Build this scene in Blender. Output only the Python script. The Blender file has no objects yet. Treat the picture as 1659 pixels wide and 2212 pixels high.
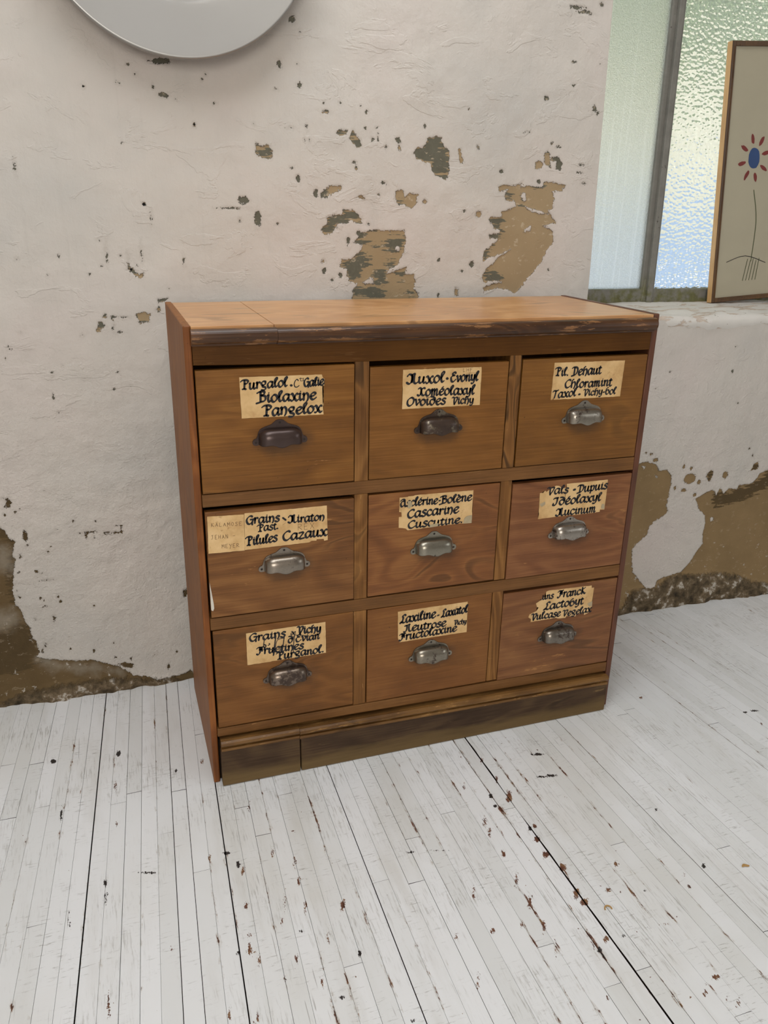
import bpy, bmesh, math, random
import numpy as np
from mathutils import Matrix, Vector

S = bpy.context.scene
COL = S.collection
random.seed(7)

# ------------------------------------------------------------------ camera
def cam_setup():
    yaw, pitch, roll = 0.334993, 0.363610, 0.020096
    fwd = Vector((math.sin(yaw)*math.cos(pitch), math.cos(yaw)*math.cos(pitch), -math.sin(pitch)))
    right = Vector((math.cos(yaw), -math.sin(yaw), 0))
    up = right.cross(fwd)
    R = right*math.cos(roll) + up*math.sin(roll)
    U = up*math.cos(roll) - right*math.sin(roll)
    cd = bpy.data.cameras.new('camera')
    cd.sensor_fit = 'VERTICAL'; cd.sensor_height = 36.0
    cd.lens = 1724.524464/2212*36.0
    cd.clip_start = 0.02; cd.clip_end = 100
    o = bpy.data.objects.new('camera', cd); COL.objects.link(o)
    m = Matrix((R, U, -fwd)).transposed().to_4x4()
    m.translation = Vector((-0.134102, -1.538413, 1.247501))
    o.matrix_world = m
    S.camera = o
cam_setup()

# ------------------------------------------------------------------ view, world, lights
S.view_settings.view_transform = 'Standard'
S.view_settings.look = 'None'
S.view_settings.gamma = 1.0
S.view_settings.use_curve_mapping = False
S.view_settings.exposure = 0.12
S.cycles.use_denoising = True
S.cycles.use_adaptive_sampling = True
S.cycles.adaptive_threshold = 0.05
S.cycles.max_bounces = 6
S.cycles.diffuse_bounces = 3
S.cycles.glossy_bounces = 3
S.cycles.transmission_bounces = 6
S.cycles.sample_clamp_indirect = 6.0

w = bpy.data.worlds.new('overcast_sky'); S.world = w; w.use_nodes = True
bg = w.node_tree.nodes['Background']
bg.inputs[0].default_value = (0.92, 0.96, 1.0, 1); bg.inputs[1].default_value = 1.25

def area(name, loc, target, sx, sy, power, col):
    d = bpy.data.lights.new(name, 'AREA'); d.shape = 'RECTANGLE'
    d.size = sx; d.size_y = sy; d.energy = power; d.color = col
    o = bpy.data.objects.new(name, d); COL.objects.link(o)
    o.location = loc
    o.rotation_euler = (Vector(target)-Vector(loc)).to_track_quat('-Z', 'Y').to_euler()
    return o
area('skylight_daylight', (0.0, -0.62, 2.94), (0.15, -0.75, 0.0), 2.2, 1.0, 34, (0.95, 0.98, 1.0))
area('rear_window_daylight', (-1.0, -4.7, 1.9), (0.4, 0.0, 0.9), 1.7, 1.6, 72, (1.0, 0.96, 0.91))
area('side_window_daylight', (3.75, -2.6, 1.7), (1.0, -1.2, 0.0), 1.7, 1.5, 22, (0.88, 0.95, 1.0))
sd = bpy.data.lights.new('sun', 'SUN'); sd.energy = 2.4; sd.angle = math.radians(3); sd.color = (1.0, .95, .86)
so = bpy.data.objects.new('sun', sd); COL.objects.link(so)
so.rotation_euler = Vector((-0.45, 0.38, -0.82)).to_track_quat('-Z', 'Y').to_euler()

# ------------------------------------------------------------------ helpers
def lin(c):
    r = []
    for v in c:
        v = v/255.0
        r.append(v/12.92 if v <= 0.04045 else ((v+0.055)/1.055)**2.4)
    return (r[0], r[1], r[2], 1.0)

class NT:
    """small helper for node materials"""
    def __init__(self, name):
        self.m = bpy.data.materials.new(name); self.m.use_nodes = True
        self.t = self.m.node_tree; self.t.nodes.clear()
        self.out = self.t.nodes.new('ShaderNodeOutputMaterial')
    def n(self, typ, **kw):
        nd = self.t.nodes.new('ShaderNode'+typ)
        for k, v in kw.items(): setattr(nd, k, v)
        return nd
    def put(self, sock, v):
        if hasattr(v, 'is_linked') or isinstance(v, bpy.types.NodeSocket): self.t.links.new(v, sock)
        else: sock.default_value = v
    def coord(self, kind='Object', scale=(1, 1, 1), loc=(0, 0, 0), rot=(0, 0, 0)):
        c = self.n('TexCoord'); mp = self.n('Mapping')
        self.t.links.new(c.outputs[kind], mp.inputs[0])
        mp.inputs['Scale'].default_value = scale; mp.inputs['Location'].default_value = loc; mp.inputs['Rotation'].default_value = rot
        return mp.outputs[0]
    def noise(self, vec, scale=5, detail=3, rough=0.5, dist=0.0):
        nd = self.n('TexNoise'); self.put(nd.inputs['Vector'], vec)
        nd.inputs['Scale'].default_value = scale; nd.inputs['Detail'].default_value = detail
        nd.inputs['Roughness'].default_value = rough; nd.inputs['Distortion'].default_value = dist
        return nd.outputs['Fac']
    def vor(self, vec, scale=5, feature='F1'):
        nd = self.n('TexVoronoi', feature=feature); self.put(nd.inputs['Vector'], vec); nd.inputs['Scale'].default_value = scale
        return nd.outputs['Distance']
    def math(self, op, a, b=0.0, c=None, clamp=False):
        nd = self.n('Math', operation=op, use_clamp=clamp)
        self.put(nd.inputs[0], a); self.put(nd.inputs[1], b)
        if c is not None: self.put(nd.inputs[2], c)
        return nd.outputs[0]
    def step(self, v, lo, hi, a=0.0, b=1.0):
        nd = self.n('MapRange', interpolation_type='SMOOTHSTEP')
        self.put(nd.inputs[0], v); self.put(nd.inputs[1], lo); self.put(nd.inputs[2], hi)
        nd.inputs[3].default_value = a; nd.inputs[4].default_value = b
        return nd.outputs[0]
    def mix(self, f, a, b, blend='MIX'):
        nd = self.n('Mix', data_type='RGBA', blend_type=blend)
        self.put(nd.inputs[0], f); self.put(nd.inputs[6], a); self.put(nd.inputs[7], b)
        return nd.outputs[2]
    def mixf(self, f, a, b):
        nd = self.n('Mix', data_type='FLOAT')
        self.put(nd.inputs[0], f); self.put(nd.inputs[2], a); self.put(nd.inputs[3], b)
        return nd.outputs[0]
    def ramp(self, v, stops):
        nd = self.n('ValToRGB'); self.put(nd.inputs[0], v)
        e = nd.color_ramp.elements
        while len(e) < len(stops): e.new(0.5)
        for i, (p, c) in enumerate(stops): e[i].position = p; e[i].color = c
        return nd.outputs[0]
    def attr(self, name):
        nd = self.n('Attribute', attribute_name=name); return nd.outputs['Fac']
    def bump(self, h, strength=0.3, dist=0.001, normal=None):
        nd = self.n('Bump'); self.put(nd.inputs['Height'], h)
        nd.inputs['Strength'].default_value = strength; nd.inputs['Distance'].default_value = dist
        if normal is not None: self.put(nd.inputs['Normal'], normal)
        return nd.outputs[0]
    def sep(self, vec):
        nd = self.n('SeparateXYZ'); self.put(nd.inputs[0], vec); return nd.outputs
    def bsdf(self, color, rough=0.5, metallic=0.0, normal=None, spec=0.5, coat=0.0):
        b = self.n('BsdfPrincipled')
        self.put(b.inputs['Base Color'], color); self.put(b.inputs['Roughness'], rough); self.put(b.inputs['Metallic'], metallic)
        b.inputs['Specular IOR Level'].default_value = spec; b.inputs['Coat Weight'].default_value = coat
        if normal is not None: self.put(b.inputs['Normal'], normal)
        self.t.links.new(b.outputs[0], self.out.inputs[0])
        return b

def link(name, me, mat, parent=None, loc=None, smooth=False):
    o = bpy.data.objects.new(name, me); COL.objects.link(o)
    for m in (mat if isinstance(mat, (list, tuple)) else [mat]): me.materials.append(m)
    if parent is not None: o.parent = parent
    if loc is not None: o.location = loc
    if smooth:
        me.polygons.foreach_set('use_smooth', [True]*len(me.polygons))
    return o
def mesh_from(name, verts, faces):
    me = bpy.data.meshes.new(name); me.from_pydata([tuple(v) for v in verts], [], faces); me.update(); return me
def bm_obj(name, bm, mat, parent=None, loc=None, smooth=False):
    bmesh.ops.recalc_face_normals(bm, faces=bm.faces)
    me = bpy.data.meshes.new(name); bm.to_mesh(me); bm.free()
    return link(name, me, mat, parent, loc, smooth)
def add_hexa(bm, c8, bevel=0.0, seg=2):
    """c8: 8 corners, bottom loop then top loop"""
    vs = [bm.verts.new(c) for c in c8]
    fs = [(3, 2, 1, 0), (4, 5, 6, 7), (0, 1, 5, 4), (1, 2, 6, 5), (2, 3, 7, 6), (3, 0, 4, 7)]
    faces = [bm.faces.new([vs[i] for i in f]) for f in fs]
    if bevel > 0:
        es = list({e for f in faces for e in f.edges})
        bmesh.ops.bevel(bm, geom=es, offset=bevel, segments=seg, affect='EDGES', profile=0.5)
def add_box(bm, x0, x1, y0, y1, z0, z1, bevel=0.0, seg=2):
    add_hexa(bm, [(x0, y0, z0), (x1, y0, z0), (x1, y1, z0), (x0, y1, z0), (x0, y0, z1), (x1, y0, z1), (x1, y1, z1), (x0, y1, z1)], bevel, seg)
def add_profile_x(bm, prof, xa, xb, za=(0, 0), slope=0.0):
    """closed profile [(y,z)] swept along x; slope tilts z along x"""
    n = len(prof)
    A = [bm.verts.new((xa, y, z+slope*xa)) for y, z in prof]; B = [bm.verts.new((xb, y, z+slope*xb)) for y, z in prof]
    for i in range(n):
        j = (i+1) % n; bm.faces.new((A[i], A[j], B[j], B[i]))
    bm.faces.new(A[::-1]); bm.faces.new(B)
def tag(o, label=None, cat=None, group=None, kind=None):
    if label: o['label'] = label
    if cat: o['category'] = cat
    if group: o['group'] = group
    if kind: o['kind'] = kind
    return o
def empty(name, loc=(0, 0, 0), rz=0.0):
    o = bpy.data.objects.new(name, None); COL.objects.link(o); o.location = loc; o.rotation_euler = (0, 0, rz); o.empty_display_size = .05
    return o

# frame of the rear wall: x along the wall, y into the wall, z up
WY, D0 = -0.016776, 0.465442
WALL_M = Matrix.Translation(Vector((-math.sin(WY)*D0, math.cos(WY)*D0, 0))) @ Matrix.Rotation(WY, 4, 'Z')

# damage traced on the wall (u along the wall, z up) and the drawer labels (x, z on the chest front), metres
PEEL=[[(0.6107,1.3759),(0.6201,1.3868),(0.6339,1.3873),(0.6443,1.3995),(0.6479,1.4089),(0.6685,1.414),(0.6826,1.4103),(0.6853,1.3943),(0.6997,1.3877),(0.7045,1.3729),(0.7051,1.3427),(0.7029,1.3252),(0.6957,1.3163),(0.6852,1.3238),(0.6725,1.3244),(0.6594,1.337),(0.6551,1.354),(0.6461,1.3546),(0.621,1.3614)],[(0.4143,1.4107),(0.4221,1.4167),(0.442,1.4176),(0.4406,1.4078),(0.4267,1.404)],[(0.4559,1.4194),(0.4639,1.4075),(0.4733,1.3998),(0.4782,1.3814),(0.4664,1.381),(0.4546,1.3921),(0.4476,1.4008)],[(0.5621,1.4054),(0.5732,1.4079),(0.5769,1.3969),(0.5711,1.3941)],[(0.5712,1.3912),(0.576,1.3914),(0.5764,1.3789),(0.5725,1.3787)],[(0.7286,1.3866),(0.7362,1.3877),(0.736,1.374),(0.7426,1.3656),(0.7423,1.3534),(0.7344,1.3566)],[(0.9447,1.3635),(0.9578,1.3684),(0.9685,1.3598),(0.9623,1.3506),(0.9461,1.3492)],[(0.9677,1.3888),(0.977,1.3936),(0.9836,1.3827),(0.9878,1.3537),(0.9721,1.3622)],[(0.9852,1.3783),(1.0118,1.377),(1.0215,1.3638),(1.0178,1.3469),(1.0064,1.3497),(1.0045,1.3677),(0.9875,1.3717)],[(0.3868,1.2869),(0.4009,1.2948),(0.43,1.2955),(0.4243,1.2857),(0.4031,1.2767),(0.3866,1.2666),(0.3773,1.2698),(0.3797,1.2783)],[(0.3612,1.2842),(0.3672,1.2822),(0.367,1.2674),(0.361,1.2715)],[(0.5658,1.2782),(0.5691,1.2869),(0.5813,1.2898),(0.5889,1.2831),(0.5902,1.2735),(0.6039,1.2834),(0.624,1.2795),(0.6221,1.2619),(0.6125,1.2484),(0.5999,1.2504),(0.5897,1.2568),(0.5773,1.2566),(0.5671,1.2651)],[(0.379,1.1968),(0.3933,1.2079),(0.3924,1.2252),(0.41,1.2297),(0.4314,1.2301),(0.4314,1.243),(0.4578,1.2405),(0.4772,1.2264),(0.4822,1.2112),(0.4676,1.211),(0.4531,1.2195),(0.4435,1.2107),(0.4315,1.2105),(0.4171,1.2103),(0.4171,1.2016),(0.4027,1.1883),(0.386,1.1847)],[(0.48,1.1891),(0.5069,1.196),(0.5664,1.1944),(0.5915,1.1969),(0.5946,1.1766),(0.5929,1.1493),(0.5858,1.131),(0.5736,1.1102),(0.5585,1.1057),(0.546,1.0988),(0.579,1.101),(0.5992,1.1079),(0.5972,1.0893),(0.6205,1.0891),(0.6263,1.0703),(0.6217,1.0538),(0.6352,1.0417),(0.6336,1.013),(0.454,1.0159),(0.4588,1.0531),(0.4686,1.0669),(0.4488,1.0763),(0.4413,1.0901),(0.4437,1.1037),(0.4242,1.1083),(0.4291,1.1263),(0.451,1.1263),(0.4632,1.1354),(0.4803,1.1489),(0.4802,1.1624),(0.4582,1.1667),(0.4727,1.1801)],[(0.8438,1.3046),(0.8606,1.3082),(0.8929,1.3081),(0.9136,1.3186),(0.9095,1.304),(0.9365,1.307),(0.9476,1.305),(0.9696,1.3055),(0.9737,1.3193),(1.0071,1.3179),(1.0357,1.3118),(1.026,1.2977),(0.9982,1.297),(1.0057,1.2787),(1.0028,1.2531),(0.9918,1.2505),(1.0017,1.2366),(1.0178,1.218),(1.0009,1.2177),(0.9789,1.2127),(1.0085,1.1988),(1.0144,1.1701),(0.9964,1.1508),(0.9875,1.1265),(0.9723,1.107),(0.9467,1.0777),(0.9262,1.0532),(0.9104,1.0385),(0.8927,1.0486),(0.8587,1.0538),(0.8206,1.0444),(0.8171,1.0542),(0.8413,1.0638),(0.8715,1.0684),(0.8572,1.0734),(0.8161,1.0688),(0.8124,1.0834),(0.822,1.1026),(0.8429,1.1169),(0.8528,1.1312),(0.874,1.1408),(0.895,1.1552),(0.863,1.1408),(0.8309,1.1312),(0.8125,1.1217),(0.8136,1.1454),(0.8394,1.1644),(0.8546,1.1786),(0.8275,1.1784),(0.8241,1.1877),(0.8563,1.1926),(0.861,1.202),(0.842,1.2018),(0.8215,1.2247),(0.829,1.2317),(0.8615,1.2299),(0.8577,1.2436),(0.8815,1.2509),(0.8972,1.2581),(0.8933,1.2718),(0.869,1.2713),(0.8627,1.2825),(0.8721,1.2986),(0.8484,1.2935)],[(0.2255,1.3845),(0.2297,1.3785),(0.2386,1.3748),(0.2546,1.3795),(0.2632,1.3654),(0.2604,1.35),(0.2445,1.3494),(0.2254,1.3599)],[(-0.0856,1.1047),(-0.0743,1.1075),(-0.0653,1.0991),(-0.0562,1.0921),(-0.0474,1.0962),(-0.0483,1.0856),(-0.0568,1.0851),(-0.0675,1.0907),(-0.0724,1.0978)],[(-0.1457,0.9984),(-0.1405,1.0083),(-0.1349,0.9953),(-0.1407,0.9931)],[(-0.1306,0.9967),(-0.1218,1.0008),(-0.1229,0.9899)],[(-0.1579,0.9872),(-0.151,0.987),(-0.1409,0.9767),(-0.1526,0.9712),(-0.1547,0.9641),(-0.1615,0.9657),(-0.1577,0.9757)],[(-0.0696,0.9867),(-0.054,0.9849),(-0.0603,0.9792)],[(-0.0198,1.0364),(0.0048,1.039),(0.0016,1.0347),(-0.0102,1.0305),(-0.019,1.0278)],[(-0.0232,1.0119),(-0.0182,1.0205),(-0.0161,1.0103),(-0.0207,1.0069)],[(-0.0734,1.0013),(-0.0521,1.0075),(-0.0397,1.0021),(-0.0425,0.9861),(-0.0541,0.9843),(-0.0625,0.9865)],[(-0.6779,0.5872),(-0.5185,0.531),(-0.4515,0.5067),(-0.4344,0.5014),(-0.424,0.4897),(-0.4202,0.4732),(-0.4049,0.4626),(-0.4101,0.447),(-0.4157,0.4277),(-0.4131,0.4128),(-0.422,0.3698),(-0.4249,0.3479),(-0.4294,0.326),(-0.4273,0.284),(-0.419,0.2752),(-0.4148,0.2592),(-0.4116,0.2355),(-0.4026,0.2185),(-0.404,0.1952),(-0.3933,0.1777),(-0.3893,0.145),(-0.3993,0.1306),(-0.3774,0.1228),(-0.3583,0.1176),(-0.3066,0.1048),(-0.2664,0.1021),(-0.2339,0.0863),(-0.2076,0.0734),(-0.1847,0.0568),(-0.1621,0.0359),(-0.1239,0.0248),(-0.1034,0.0126),(-0.0563,0.0129),(-0.0192,0.0194),(-0.0114,0.0268),(0.0052,-0.0024),(0.0067,-0.0381),(-0.512,-0.0557),(-0.9722,-0.0622)],[(-0.2003,0.0764),(-0.1794,0.077),(-0.1608,0.0696),(-0.1602,0.0568),(-0.1842,0.0631)],[(1.1533,0.5198),(1.2688,0.5239),(1.3769,0.5181),(1.3909,0.5252),(1.412,0.5263),(1.4442,0.5156),(1.4573,0.4926),(1.4882,0.4928),(1.5069,0.4746),(1.5119,0.4462),(1.507,0.4014),(1.5055,0.373),(1.516,0.349),(1.4702,0.3189),(1.4506,0.3035),(1.4512,0.2801),(1.4292,0.2591),(1.4017,0.2328),(1.4049,0.1909),(1.4146,0.1476),(1.453,0.1062),(1.4763,0.0815),(1.5092,0.0802),(1.5184,0.1038),(1.5623,0.1167),(1.6076,0.1233),(1.6406,0.1625),(1.6552,0.1914),(1.6767,0.2194),(1.6695,0.2565),(1.6726,0.2921),(1.6634,0.3227),(1.6353,0.3489),(1.6154,0.3857),(1.6363,0.3953),(1.6788,0.4117),(1.6963,0.3898),(1.7078,0.4149),(1.7255,0.393),(1.7421,0.409),(1.7734,0.4033),(1.7804,0.4173),(1.8307,0.4187),(1.8508,0.4345),(1.8572,0.4515),(1.8829,0.4581),(1.9143,0.4701),(2.1198,0.4895),(2.433,0.4352),(2.7157,-0.1816),(1.2249,-0.0914)],[(1.6447,0.4689),(1.6587,0.4802),(1.668,0.4727),(1.6646,0.4502),(1.6596,0.4364),(1.6437,0.4577)],[(1.8194,0.4633),(1.8258,0.4858),(1.8423,0.4931),(1.8462,0.4698)]]
DARK=[[(0.6107,1.3759),(0.6201,1.3868),(0.6339,1.3873),(0.6443,1.3995),(0.6479,1.4089),(0.6685,1.414),(0.6826,1.4103),(0.6853,1.3943),(0.6997,1.3877),(0.7045,1.3729),(0.7051,1.3427),(0.7029,1.3252),(0.6957,1.3163),(0.6852,1.3238),(0.6725,1.3244),(0.6594,1.337),(0.6551,1.354),(0.6461,1.3546),(0.621,1.3614)],[(0.4143,1.4107),(0.4221,1.4167),(0.442,1.4176),(0.4406,1.4078),(0.4267,1.404)],[(0.4559,1.4194),(0.4639,1.4075),(0.4733,1.3998),(0.4782,1.3814),(0.4664,1.381),(0.4546,1.3921),(0.4476,1.4008)],[(0.5621,1.4054),(0.5732,1.4079),(0.5769,1.3969),(0.5711,1.3941)],[(0.3797,1.2783),(0.3961,1.2837),(0.4031,1.2767),(0.3866,1.2666),(0.3782,1.2689)],[(0.3612,1.2842),(0.3672,1.2822),(0.367,1.2674),(0.361,1.2715)],[(0.5721,1.2652),(0.582,1.2646),(0.5848,1.2559),(0.5738,1.2565)],[(0.379,1.1968),(0.3933,1.2079),(0.3924,1.2252),(0.41,1.2297),(0.4314,1.2301),(0.4314,1.243),(0.4578,1.2405),(0.4772,1.2264),(0.4822,1.2112),(0.4676,1.211),(0.4531,1.2195),(0.4435,1.2107),(0.4315,1.2105),(0.4171,1.2103),(0.4171,1.2016),(0.4027,1.1883),(0.386,1.1847)],[(0.5074,1.1558),(0.542,1.1672),(0.5518,1.1763),(0.5921,1.1766),(0.5925,1.163),(0.5777,1.1493),(0.5475,1.1446)],[(0.473,1.1444),(0.4928,1.1399),(0.508,1.1172),(0.4832,1.1082),(0.4734,1.0899),(0.4586,1.0762),(0.4438,1.0855),(0.4291,1.1173),(0.4584,1.1263)],[(0.5082,1.1035),(0.5434,1.0988),(0.5441,1.0663),(0.5238,1.0664)],[(0.4587,1.0647),(0.4937,1.0621),(0.5495,1.0522),(0.5447,1.0357),(0.4589,1.0368)],[(0.5381,1.1149),(0.5681,1.1264),(0.5736,1.1102),(0.5534,1.1057)],[(0.6062,1.0492),(0.6325,1.0418),(0.6067,1.0349)],[(0.5689,1.0941),(0.5972,1.0916),(0.5899,1.0776)],[(0.463,1.1734),(0.4801,1.178),(0.4974,1.1669),(0.4778,1.1623)],[(0.8202,1.227),(0.8617,1.2276),(0.861,1.202),(0.8423,1.1972)],[(0.8241,1.1877),(0.8537,1.1903),(0.8387,1.1738)],[(0.8132,1.1501),(0.8346,1.1549),(0.8207,1.1217),(0.8125,1.1217)],[(0.8148,1.0882),(0.8493,1.1049),(0.8707,1.0782),(0.8244,1.0688)],[(0.8681,1.2826),(0.884,1.2853),(0.8852,1.2716)],[(0.901,1.2765),(0.9172,1.2791),(0.9182,1.2677)],[(0.2255,1.3845),(0.2297,1.3785),(0.2386,1.3748),(0.2546,1.3795),(0.2632,1.3654),(0.2604,1.35),(0.2445,1.3494),(0.2254,1.3599)],[(-0.1457,0.9984),(-0.1405,1.0083),(-0.1349,0.9953),(-0.1407,0.9931)],[(-0.1306,0.9967),(-0.1218,1.0008),(-0.1229,0.9899)],[(-0.1579,0.9872),(-0.151,0.987),(-0.1409,0.9767),(-0.1526,0.9712),(-0.1547,0.9641),(-0.1615,0.9657),(-0.1577,0.9757)],[(-0.0696,0.9867),(-0.054,0.9849),(-0.0603,0.9792)],[(-0.0198,1.0364),(0.0048,1.039),(0.0016,1.0347),(-0.0102,1.0305),(-0.019,1.0278)],[(-0.0232,1.0119),(-0.0182,1.0205),(-0.0161,1.0103),(-0.0207,1.0069)],[(-0.534,0.2309),(-0.4734,0.2216),(-0.4556,0.2142),(-0.4297,0.2421),(-0.4031,0.2147),(-0.3893,0.145),(-0.4082,0.1118),(-0.443,0.0934),(-0.554,0.0968)],[(-0.4272,0.4218),(-0.4132,0.4238),(-0.4249,0.3479),(-0.4273,0.284),(-0.436,0.2891),(-0.4396,0.3757)],[(-0.4344,0.5014),(-0.424,0.4897),(-0.4049,0.4626),(-0.4113,0.4489),(-0.4241,0.4665),(-0.4383,0.4735)],[(-0.2003,0.0764),(-0.1794,0.077),(-0.1608,0.0696),(-0.1602,0.0568),(-0.1842,0.0631)],[(1.6447,0.4689),(1.6587,0.4802),(1.668,0.4727),(1.6646,0.4502),(1.6596,0.4364),(1.6437,0.4577)],[(1.8194,0.4633),(1.8258,0.4858),(1.8423,0.4931),(1.8462,0.4698)],[(1.6817,0.397),(1.7412,0.3974),(1.857,0.4223),(1.8905,0.4546),(1.9834,0.4705),(1.9924,0.4345),(1.9286,0.4103),(1.8344,0.3713),(1.7375,0.3508),(1.698,0.3487)]]
PAINT=[[(0.4836,1.0714),(0.5084,1.0851),(0.5137,1.0689),(0.4936,1.0667)],[(0.5674,1.1538),(0.58,1.1584),(0.5803,1.147),(0.5701,1.147)],[(0.5485,1.0988),(0.5891,1.1056),(0.5689,1.0964),(0.5487,1.0918)],[(0.9087,1.2881),(0.9227,1.2907),(0.9255,1.2715),(0.9181,1.2686)],[(0.9266,1.2051),(0.9455,1.2109),(0.9438,1.1991),(0.9276,1.1943)],[(0.9131,1.263),(0.9414,1.2543),(0.9753,1.2479),(0.9928,1.2412),(0.9649,1.2407),(0.9363,1.2496)],[(1.6888,0.3112),(1.7018,0.3129),(1.7028,0.2979),(1.6938,0.2958)],[(1.3926,0.5142),(1.4054,0.5104),(1.4011,0.4988)],[(1.4471,0.4796),(1.4588,0.4759),(1.455,0.469)]]
BLOOM=[[(-0.457,0.4684),(-0.4363,0.4661),(-0.4164,0.4567),(-0.4152,0.4204),(-0.4231,0.3847),(-0.4681,0.3903)],[(-0.4837,0.2807),(-0.4226,0.2719),(-0.4173,0.2403),(-0.4554,0.2149),(-0.4917,0.2244)],[(-0.3902,0.125),(-0.3523,0.1125),(-0.2541,0.0897),(-0.1958,0.0503),(-0.2981,0.0598),(-0.3564,0.0783)]]
RUBBLE=[[(1.2159,-0.0147),(1.3882,0.0222),(1.4117,0.0809),(1.4564,0.0842),(1.5097,0.0771),(1.5567,0.1112),(1.6088,0.117),(1.6916,0.1065),(1.7533,0.1063),(1.8336,0.0885),(1.9124,0.0527),(1.9885,0.0363),(2.0901,0.0429),(2.567,0.0165),(2.7157,-0.1816),(1.2287,-0.1238)],[(-0.9642,-0.0236),(-0.5029,0.0098),(-0.4345,0.0344),(-0.3405,0.0423),(-0.2452,0.042),(-0.1628,0.0274),(-0.0566,0.0086),(0.0083,-0.0118),(0.0067,-0.0381),(-0.512,-0.0557),(-0.9803,-0.1012)]]
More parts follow.
